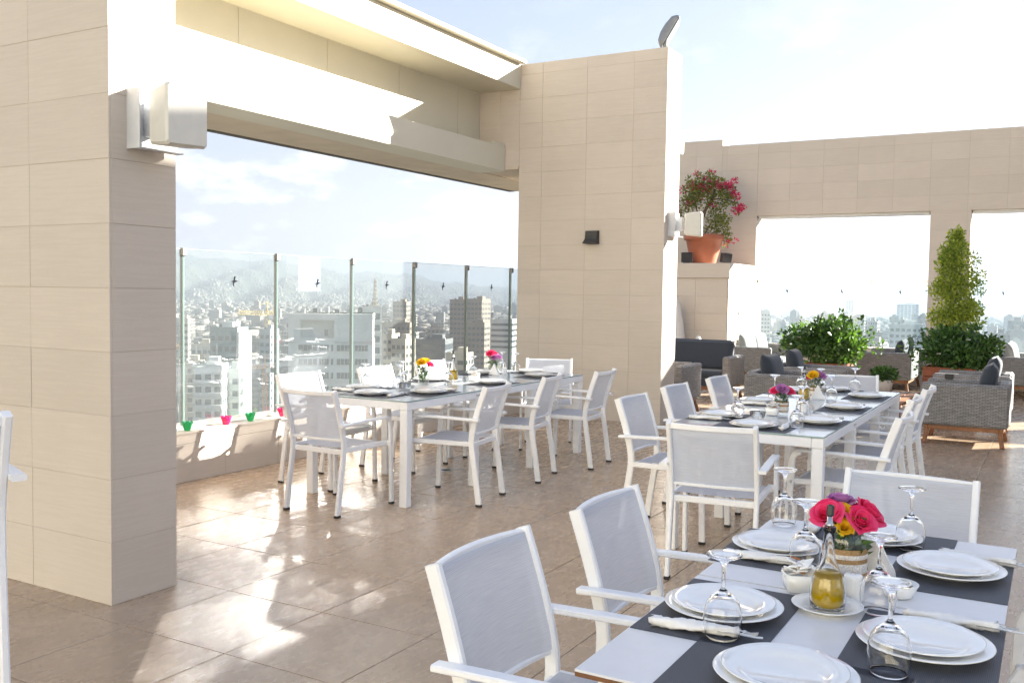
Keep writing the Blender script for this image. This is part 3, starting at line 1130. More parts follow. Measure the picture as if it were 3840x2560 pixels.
def chair_meshes():
    ms = {}
    for s_, nm in ((1, 'l'), (-1, 'r')):
        pth = spline([(x, s_ * 0.224, z) for x, z in POST], 4)
        ms['rear_' + nm] = MB().sweep(pth, rect(0.024, 0.042), upv=(1, 0, 0)).mesh('leg', WHITE)
        ms['rcap_' + nm] = MB().cbox((-0.277, s_ * 0.224, 0.0085), (0.044, 0.028, 0.017), 0.002).mesh('foot_cap', RUBBER)
        f = [(0.270, s_ * 0.256, 0.015), (0.262, s_ * 0.256, 0.30), (0.256, s_ * 0.256, 0.52)]
        f += [(0.250, s_ * 0.256, 0.575), (0.236, s_ * 0.256, 0.603), (0.205, s_ * 0.256, 0.614)]
        ms['front_' + nm] = MB().sweep(f, rect(0.024, 0.036), upv=(1, 0, 0)).mesh('leg', WHITE)
        ms['fcap_' + nm] = MB().cbox((0.2703, s_ * 0.256, 0.0085), (0.038, 0.028, 0.017), 0.002).mesh('foot_cap', RUBBER)
        arm = [(0.232, s_ * 0.256, 0.619), (0.20, s_ * 0.2565, 0.624), (0.0, s_ * 0.257, 0.622), (-0.20, s_ * 0.257, 0.616), (-0.285, s_ * 0.257, 0.612)]
        ms['arm_' + nm] = MB().sweep(arm, rect(0.042, 0.018)).mesh('armrest', WHITE)
    fr = MB()
    for s_ in (1, -1):
        fr.cbox((0.022, s_ * 0.224, 0.438), (0.45, 0.022, 0.032), 0.003)
        fr.cbox((0.25, s_ * 0.240, 0.438), (0.022, 0.056, 0.028), 0.003)
    fr.cbox((-0.205, 0, 0.425), (0.022, 0.424, 0.034), 0.003)
    fr.cbox((0.235, 0, 0.428), (0.022, 0.424, 0.030), 0.003)
    ms['frame'] = fr.mesh('seat_frame', WHITE)
    ms['seat'] = MB().grid(lambda u, v: (-0.19 + 0.425 * v, -0.214 + 0.428 * u, 0.456 - 0.014 * math.sin(math.pi * u) * (0.4 + 0.6 * math.sin(math.pi * v)) - (0.012 * max(0, (v - 0.9) / 0.1) ** 2)),
                           10, 8, uvf=lambda u, v: (u * 0.43, v * 0.43)).mesh('seat', SLING)

    def bk(u, v):
        z = 0.515 + 0.320 * v
        bow = 0.030 * (1 - (2 * u - 1) ** 2)
        return (post_x(z) - bow + 0.010, -0.212 + 0.424 * u, z - 0.006 * (1 - (2 * u - 1) ** 2) * v)
    ms['back'] = MB().grid(bk, 12, 8, uvf=lambda u, v: (u * 0.43, v * 0.33)).mesh('backrest', SLING)
    tr = [(post_x(0.828) - 0.034 * (1 - (2 * u - 1) ** 2) - 0.006, -0.214 + 0.428 * u, 0.826) for u in [i / 12 for i in range(13)]]
    ms['rail'] = MB().sweep(tr, rect(0.018, 0.030)).mesh('top_rail', WHITE)
    br_ = [(post_x(0.505) - 0.020 * (1 - (2 * u - 1) ** 2), -0.214 + 0.428 * u, 0.508) for u in [i / 10 for i in range(11)]]
    ms['lrail'] = MB().sweep(br_, rect(0.014, 0.016)).mesh('lower_rail', WHITE)
    fs_ = [(0.258 - 0.03 * (1 - abs(2 * u - 1) ** 3), -0.25 + 0.50 * u, 0.405 + 0.02 * abs(2 * u - 1) ** 2) for u in [i / 10 for i in range(11)]]
    ms['brace'] = MB().sweep(fs_, rect(0.016, 0.026)).mesh('front_brace', WHITE)
    return ms


CH = chair_meshes()
CH_GROUP = 'white armchairs with grey mesh around the dining tables'
_proto = []


def chair(x, y, deg, label):
    if _proto:
        return dup(_proto[0], (x, y, 0), R(deg), label)
    t = thing('armchair', label, 'chair', (x, y, 0), R(deg), CH_GROUP)
    for nm in 'lr':
        l = link('leg', CH['rear_' + nm], t)
        link('foot_cap', CH['rcap_' + nm], l)
        l = link('leg', CH['front_' + nm], t)
        link('foot_cap', CH['fcap_' + nm], l)
        link('armrest', CH['arm_' + nm], t)
    link('seat_frame', CH['frame'], t)
    link('seat', CH['seat'], t)
    link('backrest', CH['back'], t)
    link('top_rail', CH['rail'], t)
    link('lower_rail', CH['lrail'], t)
    link('front_brace', CH['brace'], t)
    _proto.append(t)
    return t


A = 'white mesh armchair '
T1, T2, T3 = 'the balustrade table', 'the lounge-side table', 'the foreground table'
chair(2.205, 0.483, 0, A + 'at the near end of ' + T1 + ', back to the viewer')
chair(2.906, -0.041, 98.7, A + 'first from the left on the near side of ' + T1)
chair(3.868, 0.013, 100.6, A + 'second from the left on the near side of ' + T1)
chair(4.662, -0.113, 94, A + 'rightmost on the near side of ' + T1)
chair(5.36, 0.49, 207, A + 'at the far end of ' + T1 + ' near the pier')
chair(2.80, 1.10, -92, A + 'leftmost of the sunlit ones between balustrade and table')
chair(3.72, 1.04, -88, A + 'middle of the sunlit ones between balustrade and table')
chair(4.61, 1.08, -90, A + 'rightmost of the sunlit ones between balustrade and table')
chair(2.143, -2.268, 6.5, A + 'at the near end of ' + T2 + ', back to the viewer')
chair(2.875, -1.739, -90, A + 'nearest on the left side of ' + T2)
chair(3.78, -1.70, -91, A + 'middle one on the left side of ' + T2)
chair(4.70, -1.73, -90, A + 'farthest on the left side of ' + T2)
chair(2.918, -2.775, 90, A + 'nearest on the right side of ' + T2)
chair(3.98, -2.70, 92, A + 'middle one on the right side of ' + T2)
chair(4.84, -2.70, 89, A + 'farthest on the right side of ' + T2)
chair(5.34, -2.37, 194, A + 'at the far end of ' + T2)
chair(-0.795, -2.85, -90, A + 'frontmost at the bottom edge, left side of ' + T3)
chair(-0.080, -2.885, -90, A + 'second from the bottom edge, left side of ' + T3)
chair(0.605, -3.36, 178, A + 'at the far end of ' + T3 + ' behind the roses')
chair(-0.78, -4.02, 90, A + 'cut by the frame, nearer right side of ' + T3)
chair(-0.06, -4.02, 90, A + 'cut by the frame, farther right side of ' + T3)

# bar stool cut by the left edge of the frame
bs = thing('bar_stool', 'tall white bar chair cut off by the left edge in front of the pillar', 'bar stool', (-1.42, -0.92, 0), R(72))
for s_ in (-1, 1):
    l = MB().sweep(spline([(-0.27, s_ * 0.22, 0.02), (-0.235, s_ * 0.22, 0.45), (-0.215, s_ * 0.22, 0.75), (-0.225, s_ * 0.22, 0.9), (-0.30, s_ * 0.22, 1.145)], 4), rect(0.026, 0.045), upv=(1, 0, 0)).build('leg', WHITE, bs)
    MB().cbox((-0.272, s_ * 0.22, 0.012), (0.047, 0.03, 0.024), 0.002).build('foot_cap', RUBBER, l)
    l = MB().sweep([(0.27, s_ * 0.25, 0.02), (0.25, s_ * 0.25, 0.9), (0.235, s_ * 0.25, 0.945), (0.20, s_ * 0.25, 0.96)], rect(0.026, 0.04), upv=(1, 0, 0)).build('leg', WHITE, bs)
    MB().cbox((0.271, s_ * 0.25, 0.012), (0.042, 0.03, 0.024), 0.002).build('foot_cap', RUBBER, l)
    MB().sweep([(0.22, s_ * 0.25, 0.965), (0.0, s_ * 0.252, 0.968), (-0.29, s_ * 0.253, 0.958)], rect(0.044, 0.02)).build('armrest', WHITE, bs)
    MB().cbox((0.0, s_ * 0.235, 0.30), (0.49, 0.02, 0.03), 0.003).build('stretcher', WHITE, bs)
MB().cbox((0.25, 0, 0.32), (0.02, 0.48, 0.03), 0.003).build('footrest', STEEL, bs)
mb = MB()
for s_ in (1, -1):
    mb.cbox((0.02, s_ * 0.22, 0.74), (0.46, 0.022, 0.034), 0.003)
mb.cbox((-0.21, 0, 0.735), (0.022, 0.418, 0.034), 0.003)
mb.cbox((0.238, 0, 0.735), (0.022, 0.418, 0.034), 0.003)
mb.build('seat_frame', WHITE, bs)
MB().grid(lambda u, v: (-0.195 + 0.43 * v, -0.208 + 0.416 * u, 0.76 - 0.014 * math.sin(math.pi * u)), 8, 6, uvf=lambda u, v: (u * 0.43, v * 0.43)).build('seat', SLING, bs)
MB().grid(lambda u, v: (-0.232 - 0.068 * v - 0.028 * (1 - (2 * u - 1) ** 2), -0.208 + 0.416 * u, 0.86 + 0.27 * v), 8, 6, uvf=lambda u, v: (u * 0.43, v * 0.3)).build('backrest', SLING, bs)
MB().sweep([(-0.297 - 0.034 * (1 - (2 * u - 1) ** 2), -0.21 + 0.42 * u, 1.125) for u in [i / 10 for i in range(11)]], rect(0.018, 0.03)).build('top_rail', WHITE, bs)


# ------------------------------------------------------------------ tables
def long_table(x0, x1, y0, y1, label, legx):
    t = thing('glass_table', label, 'table', ((x0 + x1) / 2, (y0 + y1) / 2, 0))
    L, W = x1 - x0, y1 - y0
    for s_ in (-1, 1):
        MB().cbox((0, s_ * (W / 2 - 0.0325), 0.7095), (L, 0.065, 0.055), 0.004).build('frame_rail', WHITE, t)
        MB().cbox((s_ * (L / 2 - 0.0325), 0, 0.7095), (0.065, W - 0.132, 0.055), 0.004).build('frame_rail', WHITE, t)
    for x in legx[1:-1]:
        MB().cbox((x - (x0 + x1) / 2, 0, 0.7080), (0.05, W - 0.132, 0.05), 0.003).build('cross_rail', WHITE, t)
    for x in legx:
        for s_ in (-1, 1):
            MB().cbox((x - (x0 + x1) / 2, s_ * (W / 2 - 0.0335), 0.341), (0.062, 0.062, 0.681), 0.004).build('leg', WHITE, t)
    g = MB().cbox((0, 0, 0.7425), (L - 0.006, W - 0.006, 0.009), 0.0015).build('glass_top', TOPGLASS, t)
    e_ = MB()
    for s_ in (-1, 1):
        e_.box((0, s_ * (W / 2 - 0.0015), 0.7425), (L - 0.002, 0.003, 0.007))
        e_.box((s_ * (L / 2 - 0.0015), 0, 0.7425), (0.003, W - 0.008, 0.007))
    e_.build('polished_edge', EDGEGLASS, g)
    MB().cbox((-L / 2 + 0.93, -W / 2 - 0.002, 0.712), (0.05, 0.005, 0.012), 0.001).build('maker_plate', STEEL, t)
    return t


long_table(2.403, 5.215, 0.045, 0.965, 'long white table with pale glass top by the balustrade, set for lunch', [2.437, 3.335, 4.262, 5.180])
long_table(2.403, 5.315, -2.750, -1.850, 'long white table with pale glass top in front of the lounge chairs', [2.437, 3.37, 4.32, 5.28])
TT = 0.7475


def lam_table(x0, x1, label):
    y0, y1 = -3.745, -3.002
    t = thing('laminate_table', label, 'table', ((x0 + x1) / 2, (y0 + y1) / 2, 0))
    L, W = x1 - x0, y1 - y0
    MB().cbox((0, 0, 0.7445), (L, W, 0.006), 0.001).build('top_sheet', LAMIN, t)
    MB().cbox((0, 0, 0.7365), (L - 0.001, W - 0.001, 0.009), 0.001).build('core_edge', LAMEDGE, t)
    for s_ in (-1, 1):
        MB().cbox((0, s_ * (W / 2 - 0.05), 0.7045), (L - 0.09, 0.03, 0.05), 0.003).build('frame_rail', WHITE, t)
        for q in (-1, 1):
            MB().cbox((q * (L / 2 - 0.06), s_ * (W / 2 - 0.06), 0.365), (0.05, 0.05, 0.728), 0.004).build('leg', WHITE, t)


lam_table(-1.195, -0.434, 'square white laminate table with brown edge nearest the camera')
lam_table(-0.424, 0.362, 'square white laminate table with the roses, pushed against the nearest one')

# ------------------------------------------------------------------ tableware
plate_big = [(0.0, 0.004), (0.075, 0.003), (0.080, 0.0), (0.086, 0.001), (0.092, 0.006), (0.138, 0.019), (0.1405, 0.0215), (0.138, 0.0228), (0.093, 0.011), (0.084, 0.0065), (0.0, 0.0065)]
PB = MB().lathe(plate_big, 48).mesh('dinner_plate', CERAMIC, weld=True)
PS = MB().lathe([(r * 0.875, z * 0.95) for r, z in plate_big], 48).mesh('plate', CERAMIC, weld=True)
SAUC = MB().lathe([(r * 0.60, z * 0.75) for r, z in plate_big], 40).mesh('saucer', CERAMIC, weld=True)


def goblet_mesh():
    # stands upside down on its rim: rim at z=0, foot on top
    outer = [(0.0305, 0.0), (0.0335, 0.006), (0.0365, 0.022), (0.0375, 0.038), (0.0365, 0.054), (0.0315, 0.070), (0.0225, 0.083), (0.012, 0.0905), (0.0055, 0.0965), (0.0042, 0.104),
             (0.0038, 0.120), (0.0042, 0.138), (0.0062, 0.149), (0.012, 0.155), (0.024, 0.160), (0.0345, 0.1645), (0.0350, 0.1665), (0.033, 0.1675), (0.015, 0.1665), (0.0, 0.166)]
    inner = [(0.0, 0.0865), (0.010, 0.0855), (0.0212, 0.0800), (0.0300, 0.0680), (0.0349, 0.0535), (0.0359, 0.038), (0.0350, 0.022), (0.0321, 0.006), (0.0293, 0.0003)]
    return MB().lathe(outer, 40).lathe(inner + [(0.0305, 0.0)], 40).mesh('goblet', GLASS, weld=True)


GOB = goblet_mesh()
GOB.transform(Matrix.Diagonal((1.14, 1.14, 1.11, 1.0)))


def napkin_meshes():
    mb = MB()
    vs_, fs = [], []
    nl, nr = 26, 14
    rg = random.Random(3)
    for i in range(nl + 1):
        t = i / nl
        x = -0.10 + 0.19 * t
        rad = 0.0095 + 0.006 * math.sin(math.pi * min(1, t * 1.1)) + (0.004 if t < 0.08 else 0)
        for j in range(nr):
            th = 2 * math.pi * j / nr
            w = rad * (1 + 0.20 * math.sin(3 * th + 9 * t) + 0.16 * rg.uniform(-1, 1))
            vs_.append((x + (0.008 * math.sin(5 * th) if i in (0, nl) else 0), w * 1.25 * math.cos(th), 0.0125 + 0.0105 * math.sin(th) * (w / rad)))
    for i in range(nl):
        for j in range(nr):
            k = (j + 1) % nr
            fs.append((i * nr + j, i * nr + k, (i + 1) * nr + k, (i + 1) * nr + j))
    fs += [tuple(range(nr)), tuple(nl * nr + j for j in range(nr))]
    mb.add(vs_, fs, 0, True)
    nap = mb.mesh('napkin', PAPER)
    fk = MB()
    fk.sweep([(0.06, 0.004, 0.014), (0.09, 0.005, 0.015), (0.105, 0.005, 0.013)], rect(0.007, 0.002))
    for k in range(4):
        fk.sweep([(0.105, 0.0 + k * 0.0045 - 0.002, 0.013), (0.118, -0.001 + k * 0.0048 - 0.002, 0.010), (0.136, -0.001 + k * 0.0048 - 0.002, 0.013)], rect(0.0024, 0.0016))
    fk.cbox((0.106, 0.0048, 0.013), (0.008, 0.019, 0.002), 0.0008)
    kn = MB()
    kn.sweep([(0.05, -0.008, 0.012), (0.10, -0.011, 0.012), (0.135, -0.012, 0.010), (0.148, -0.010, 0.010)], rect(0.013, 0.0018))
    return nap, fk.mesh('fork', STEEL), kn.mesh('knife', STEEL)


NAP, FORK, KNIFE = napkin_meshes()
MATM = {}


def setting(x, y, ang, where, mat=True, plates=True, glass=None, napkin=None, small_label=None):
    """one place setting; `where` completes each label"""
    a = R(ang)
    if mat:
        if 'm' not in MATM:
            MATM['m'] = MB().cbox((0, 0, 0), (0.44, 0.30, 0.002), 0.0008).mesh('placemat', MAT_)
        o = link('placemat', MATM['m'], None, (x, y, TT + 0.0012), a)
        tag(o, 'charcoal woven placemat ' + where, 'placemat', 'charcoal placemats')
    if plates:
        o = link('dinner_plate', PB, None, (x, y, TT + 0.0025), a)
        tag(o, 'large white lower plate ' + where, 'plate', 'large white plates')
        o = link('plate', PS, None, (x + 0.003, y + 0.002, TT + 0.0115), a)
        tag(o, 'smaller white upper plate ' + where, 'plate', 'smaller white plates')
    if glass:
        o = link('goblet', GOB, None, (glass[0], glass[1], TT + (0.003 if len(glass) < 3 else glass[2])))
        tag(o, 'upside-down stemmed glass ' + where, 'wine glass', 'upturned stemmed glasses')
    if napkin:
        t = thing('napkin_roll', 'white paper napkin rolled round cutlery ' + where, 'napkin', (napkin[0], napkin[1], TT + 0.003), R(napkin[2]), 'rolled napkins')
        link('napkin', NAP, t)
        link('fork', FORK, t)
        link('knife', KNIFE, t)


# foreground laminate tables
F_ = 'on the foreground table, '
setting(-0.695, -3.155, 0, F_ + 'left side beside the sugar bowl', glass=(-0.865, -3.205), napkin=(-0.865, -3.145, -82))
setting(-0.060, -3.130, 0, F_ + 'left side beside the rose jar', glass=(-0.205, -3.235), napkin=(-0.215, -3.115, -88))
setting(-1.035, -3.385, 90, F_ + 'at the bottom edge of the picture')
setting(-0.700, -3.600, 0, F_ + 'right side nearest the viewer', glass=(-0.885, -3.555), napkin=(-0.505, -3.640, -88))
setting(-0.045, -3.595, 0, F_ + 'right side by the folded napkin', glass=(-0.500, -3.475), napkin=(0.125, -3.655, -98))
setting(0.215, -3.360, 90, F_ + 'far end behind the rose jar', glass=(0.165, -3.465), napkin=(0.285, -3.16, 8))
o = link('goblet', GOB, None, (0.262, -3.062, TT + 0.003))
tag(o, 'upside-down stemmed glass at the far left corner of the foreground table', 'wine glass', 'upturned stemmed glasses')

# table by the balustrade
B_ = 'on the balustrade table, '
setting(2.60, 0.50, 90, B_ + 'near end', napkin=(2.62, 0.30, 5))
setting(2.93, 0.23, 0, B_ + 'near side left', glass=(3.07, 0.60), napkin=(3.16, 0.24, 80))
setting(2.87, 0.80, 0, B_ + 'far side left', glass=(2.98, 0.87), napkin=(2.66, 0.82, 85))
setting(3.87, 0.24, 0, B_ + 'near side middle', glass=(3.60, 0.50))
setting(3.75, 0.80, 0, B_ + 'far side middle', glass=(3.42, 0.83))
setting(4.72, 0.25, 0, B_ + 'near side right', glass=(4.95, 0.63))
setting(4.62, 0.82, 0, B_ + 'far side right', glass=(4.30, 0.70))
setting(5.03, 0.50, 90, B_ + 'far end by the pier', glass=(5.05, 0.84))
# table in front of the lounge
C_ = 'on the lounge-side table, '
setting(2.56, -2.32, 90, C_ + 'near end', napkin=(2.60, -2.49, 5), glass=(2.70, -2.535))
setting(2.90, -2.01, 0, C_ + 'left side nearest', glass=(2.95, -2.11), napkin=(2.72, -1.985, -80))
setting(2.97, -2.60, 0, C_ + 'right side nearest', glass=(3.30, -2.43), napkin=(3.20, -2.60, 80))
setting(3.86, -2.00, 0, C_ + 'left side middle', glass=(4.08, -2.05), napkin=(3.68, -2.0, -85))
setting(3.83, -2.59, 0, C_ + 'right side middle', glass=(4.30, -2.41), napkin=(4.05, -2.585, 80))
setting(4.72, -2.59, 0, C_ + 'right side farthest', glass=(5.18, -2.42))
setting(4.74, -2.00, 0, C_ + 'left side farthest', glass=(5.02, -2.03))
setting(5.12, -2.26, 90, C_ + 'far end', glass=(4.93, -2.20))


def rose_mesh(mat, seed, size=0.036):
    rg = random.Random(seed)
    mb = MB()
    n = 24
    for i in range(n):
        t = i / (n - 1)
        th = i * 2.39996 + rg.uniform(-0.25, 0.25)
        rin = size * (0.10 + 0.72 * t ** 0.85)
        half = 1.5 - 0.45 * t
        hgt = size * (0.98 + 0.10 * math.sin(3.1 * t) - 0.10 * t + rg.uniform(-0.05, 0.05))
        lip = size * (0.03 + 0.42 * max(0.0, t - 0.25) ** 1.1) * rg.uniform(0.8, 1.2)
        wob = rg.uniform(0, 6)

        def fn(u, v, th=th, rin=rin, half=half, hgt=hgt, lip=lip, wob=wob):
            w = 2 * u - 1
            a = th + w * half * (0.55 + 0.45 * math.sin(math.pi * min(1, v * 0.62 + 0.2)))
            k = max(0.0, v - 0.62) / 0.38
            rad = rin * (0.30 + 0.70 * v ** 0.55) + lip * k ** 1.5 + size * 0.02 * math.sin(6 * u + wob) * v + size * 0.05 * t * abs(w) ** 3 * v
            zz = hgt * v - 0.55 * lip * k ** 2.2 - 0.20 * hgt * abs(w) ** 3 * v + 0.05 * hgt * (1 - abs(w)) * v
            return (rad * math.cos(a), rad * math.sin(a), zz - size * 0.5)
        mb.grid(fn, 8, 7)
    return mb.mesh('rose', mat)


ROSE = {c: [rose_mesh(m_, s_ * 7 + k) for k in range(2)] for s_, (c, m_) in enumerate((('pink', PINK), ('yellow', YELLOW), ('lilac', LILAC)))}


def leaf_cloud(mb, n, fn, size, rg, mi=0, fold=0.25):
    """n small folded leaves at positions fn() -> (Vector pos, Vector outward)"""
    for _ in range(n):
        p, o = fn()
        d = Vector((rg.gauss(0, 1), rg.gauss(0, 1), rg.gauss(0, 1))) * 0.7 + o
        d.normalize()
        s_ = d.cross(Vector((rg.gauss(0, 1), rg.gauss(0, 1), rg.gauss(0, 1))))
        if s_.length < 1e-3:
            continue
        s_.normalize()
        nn = d.cross(s_)
        L = size * rg.uniform(0.7, 1.3)
        W = L * 0.27
        mb.add([p, p + d * L * 0.45 + s_ * W + nn * W * fold, p + d * L, p + d * L * 0.45 - s_ * W + nn * W * fold, p + d * L * 0.5],
               [(0, 4, 1), (4, 2, 1), (0, 3, 4), (4, 3, 2)], mi)


def jar(x, y, label, flowers, wrapped=True, tall=1.0, wide=1.0):
    t = thing('flower_jar', label, 'vase', (x, y, TT + 0.001), 0, 'jars of cut roses')
    k = tall
    prof = [(0.0, 0.002), (0.040, 0.0), (0.044, 0.006), (0.0445, 0.095 * k), (0.042, 0.110 * k), (0.036, 0.120 * k), (0.035, 0.135 * k), (0.0365, 0.137 * k),
            (0.0335, 0.137 * k), (0.0335, 0.120 * k), (0.0395, 0.108 * k), (0.042, 0.094 * k), (0.0415, 0.010), (0.0, 0.008)]
    MB().lathe(prof, 32, sx=wide, sy=wide).build('jar', JARGLASS, t, weld=True)
    if wrapped:
        MB().lathe([(0.0452, 0.018), (0.0462, 0.02), (0.0462, 0.080 * k), (0.0452, 0.082 * k)], 32, sx=wide, sy=wide).build('burlap_band', BURLAP, t)
        MB().lathe([(0.0468, 0.026), (0.0474, 0.028), (0.0474, 0.050), (0.0468, 0.052)], 32, sx=wide, sy=wide).build('lace_ribbon', LACE, t)
        MB().lathe([(0.0468, 0.064), (0.0474, 0.065), (0.0474, 0.075), (0.0468, 0.076)], 32, sx=wide, sy=wide).build('lace_ribbon', LACE, t)
    st = MB()
    rg = random.Random(len(label) * 13)
    for (c, dx, dy, dz, tx, ty, sc_) in flowers:
        st.tube([(dx * 0.15, dy * 0.15, 0.012), (dx * 0.5, dy * 0.5, 0.09), (dx, dy, 0.137 * k + dz - 0.02)], 0.0022, 6)
    st.build('stem', LEAFD, t)
    lf = MB()

    def pos():
        a, r_ = rg.uniform(0, 6.28), 0.034 * wide * math.sqrt(rg.random())
        z = rg.uniform(0.045, 0.128) * k
        return Vector((r_ * math.cos(a), r_ * math.sin(a), z)), Vector((0, 0, 0.2))
    leaf_cloud(lf, int(90 * wide ** 2), pos, 0.032 * wide, rg)

    def pos2():
        a, r_ = rg.uniform(0, 6.28), 0.045 * math.sqrt(rg.random())
        return Vector((r_ * math.cos(a), r_ * math.sin(a), 0.145 * k)), Vector((math.cos(a), math.sin(a), 0.2))
    leaf_cloud(lf, 8, pos2, 0.035, rg)
    tag(lf.build('foliage', LEAFD, t), kind='stuff')
    for i, (c, dx, dy, dz, tx, ty, sc_) in enumerate(flowers):
        o_ = link('rose', ROSE[c][i % 2], t, (dx, dy, 0.150 * k + dz))
        o_.rotation_euler = (tx, ty, 0)
        o_.scale = (sc_, sc_, sc_)
        o_['label'] = c + ' rose'


def jar_at(x, y, label, flowers, **k):
    """flowers given as (colour, to the right, away, up, scale) as the photographer stood"""
    out = []
    ex, ey = Vector((0.497, -0.868)), Vector((0.868, 0.497))
    for c, r_, a, z, s_ in flowers:
        p = ex * r_ + ey * a
        d = p * 10.0 - ey * 0.42
        out.append((c, p.x, p.y, z, -d.y, d.x, s_))
    jar(x, y, label, out, **k)


jar_at(-0.250, -3.350, 'glass jar wrapped in burlap and lace with pink and yellow roses on the foreground table',
       [('pink', -0.054, -0.008, 0.010, 1.16), ('pink', 0.024, -0.040, 0.000, 1.10), ('pink', 0.062, 0.012, 0.010, 1.28), ('yellow', -0.016, -0.016, 0.014, 0.92), ('yellow', -0.020, -0.048, -0.016, 0.66), ('lilac', -0.002, 0.040, 0.034, 1.08), ('pink', 0.020, 0.060, 0.016, 1.0)], tall=1.1, wide=1.26)
jar_at(3.47, 0.66, 'small glass jar with yellow roses on the balustrade table',
       [('yellow', -0.012, -0.02, 0.03, 1.15), ('yellow', -0.03, 0.02, 0.025, 1.0), ('yellow', 0.01, 0.02, 0.04, 1.1), ('pink', 0.05, 0.0, 0.015, 0.9)], wrapped=False)
jar_at(4.77, 0.77, 'small glass jar with pink roses on the balustrade table',
       [('pink', -0.03, -0.01, 0.035, 1.15), ('lilac', 0.0, -0.03, 0.0, 1.0), ('lilac', 0.045, 0.0, 0.005, 1.0), ('pink', 0.0, 0.03, 0.03, 1.0)], wrapped=False)
jar_at(3.28, -2.30, 'burlap wrapped jar with pink and lilac roses nearest on the lounge-side table',
       [('pink', -0.045, 0.0, 0.0, 0.95), ('lilac', -0.005, -0.02, 0.012, 1.15), ('pink', 0.045, -0.01, 0.0, 1.1), ('pink', 0.03, 0.03, 0.01, 0.9)])
jar_at(4.47, -2.26, 'burlap wrapped jar with yellow and lilac roses, farther on the lounge-side table',
       [('yellow', -0.03, -0.02, 0.02, 1.15), ('lilac', 0.03, -0.01, 0.02, 1.2), ('pink', -0.05, 0.02, 0.0, 0.8)])


def oil_bottle(x, y, label):
    t = thing('oil_bottle', label, 'bottle', (x, y, TT + 0.004), 0, 'olive oil bottles')
    t.scale = (1.24, 1.24, 1.13)
    outer = [(0.0, 0.0), (0.030, 0.0), (0.033, 0.004), (0.034, 0.02), (0.0335, 0.045), (0.030, 0.066), (0.022, 0.086), (0.0135, 0.105), (0.0105, 0.125), (0.0098, 0.165), (0.0125, 0.170), (0.0125, 0.178), (0.0085, 0.178),
             (0.0082, 0.125), (0.0112, 0.105), (0.0196, 0.086), (0.0276, 0.066), (0.0311, 0.045), (0.0316, 0.02), (0.0300, 0.0055), (0.0, 0.005)]
    MB().lathe(outer, 36).build('bottle', GLASS, t, weld=True)
    MB().lathe([(0.0, 0.0052), (0.0298, 0.0057), (0.0314, 0.02), (0.0309, 0.045), (0.0274, 0.066), (0.0218, 0.0815), (0.0, 0.0815)], 36).build('oil', OIL, t, weld=True)
    MB().lathe([(0.0, 0.1785), (0.0085, 0.1785), (0.0085, 0.184), (0.006, 0.187), (0.0045, 0.206), (0.0, 0.207)], 16).build('spout', STEEL, t, weld=True)
    MB().cbox((0.003, 0, 0.212), (0.015, 0.013, 0.026), 0.003, M=Matrix.Rotation(R(14), 3, 'Y')).build('pourer_cap', CORKB, t)


def saucer(x, y, label):
    o_ = link('saucer', SAUC, None, (x, y, TT + 0.0005))
    tag(o_, label, 'saucer', 'small white saucers')


saucer(-0.545, -3.366, 'small white saucer under the oil bottle on the foreground table')
oil_bottle(-0.545, -3.366, 'glass bottle of golden olive oil on a saucer on the foreground table')
saucer(3.85, 0.62, 'small white saucer under the oil bottle on the balustrade table')
oil_bottle(3.85, 0.62, 'glass bottle of golden olive oil on the balustrade table')
oil_bottle(4.20, -2.235, 'tall glass bottle of olive oil on the lounge-side table')


def sugar(x, y, rz, label, seed=1):
    t = thing('sugar_bowl', label, 'bowl', (x, y, TT + 0.001), rz, 'white sugar bowls')
    mb = MB()
    def ring(w, z, n=28):
        out = []
        for j in range(n):
            th = 2 * math.pi * j / n
            c_, s__ = math.cos(th), math.sin(th)
            q = (abs(c_) ** 5 + abs(s__) ** 5) ** (-1 / 5)
            out.append((w * q * c_, w * q * s__, z))
        return out
    rs = [ring(0.030, 0.0), ring(0.036, 0.004), ring(0.040, 0.025), ring(0.0415, 0.048), ring(0.0395, 0.0485), ring(0.037, 0.025), ring(0.033, 0.010)]
    vs_ = [p for r_ in rs for p in r_]
    fs = [(i * 28 + j, i * 28 + (j + 1) % 28, (i + 1) * 28 + (j + 1) % 28, (i + 1) * 28 + j) for i in range(len(rs) - 1) for j in range(28)]
    fs += [tuple(range(28)), tuple(6 * 28 + j for j in range(28))]
    mb.add(vs_, fs, 0, True)
    mb.build('bowl', CERAMIC, t)
    rg = random.Random(seed)
    pk = []
    for mt_ in (PACKET, PACKETB):
        q = MB().cbox((0, 0, 0), (0.052, 0.026, 0.0045), 0.0018)
        pk.append(q.mesh('sugar_packet', mt_))
    for i in range(18):
        o_ = link('sugar_packet', pk[1 if i % 6 == 5 else 0], t, (rg.uniform(-.024, .024), rg.uniform(-.024, .024), 0.042 + 0.0021 * i))
        o_.rotation_euler = (rg.uniform(-.45, .45), rg.uniform(-.45, .45), rg.uniform(0, 6.28))
        if i % 6 == 5:
            o_.scale = (0.5, 0.6, 1)
    return t


sugar(-0.425, -3.272, R(28), 'white square bowl full of sugar packets on the foreground table', 4)
sugar(3.20, -2.262, R(5), 'white square bowl of sugar packets on the lounge-side table', 5)
sugar(3.96, 0.48, R(12), 'white square bowl of sugar packets on the balustrade table', 6)


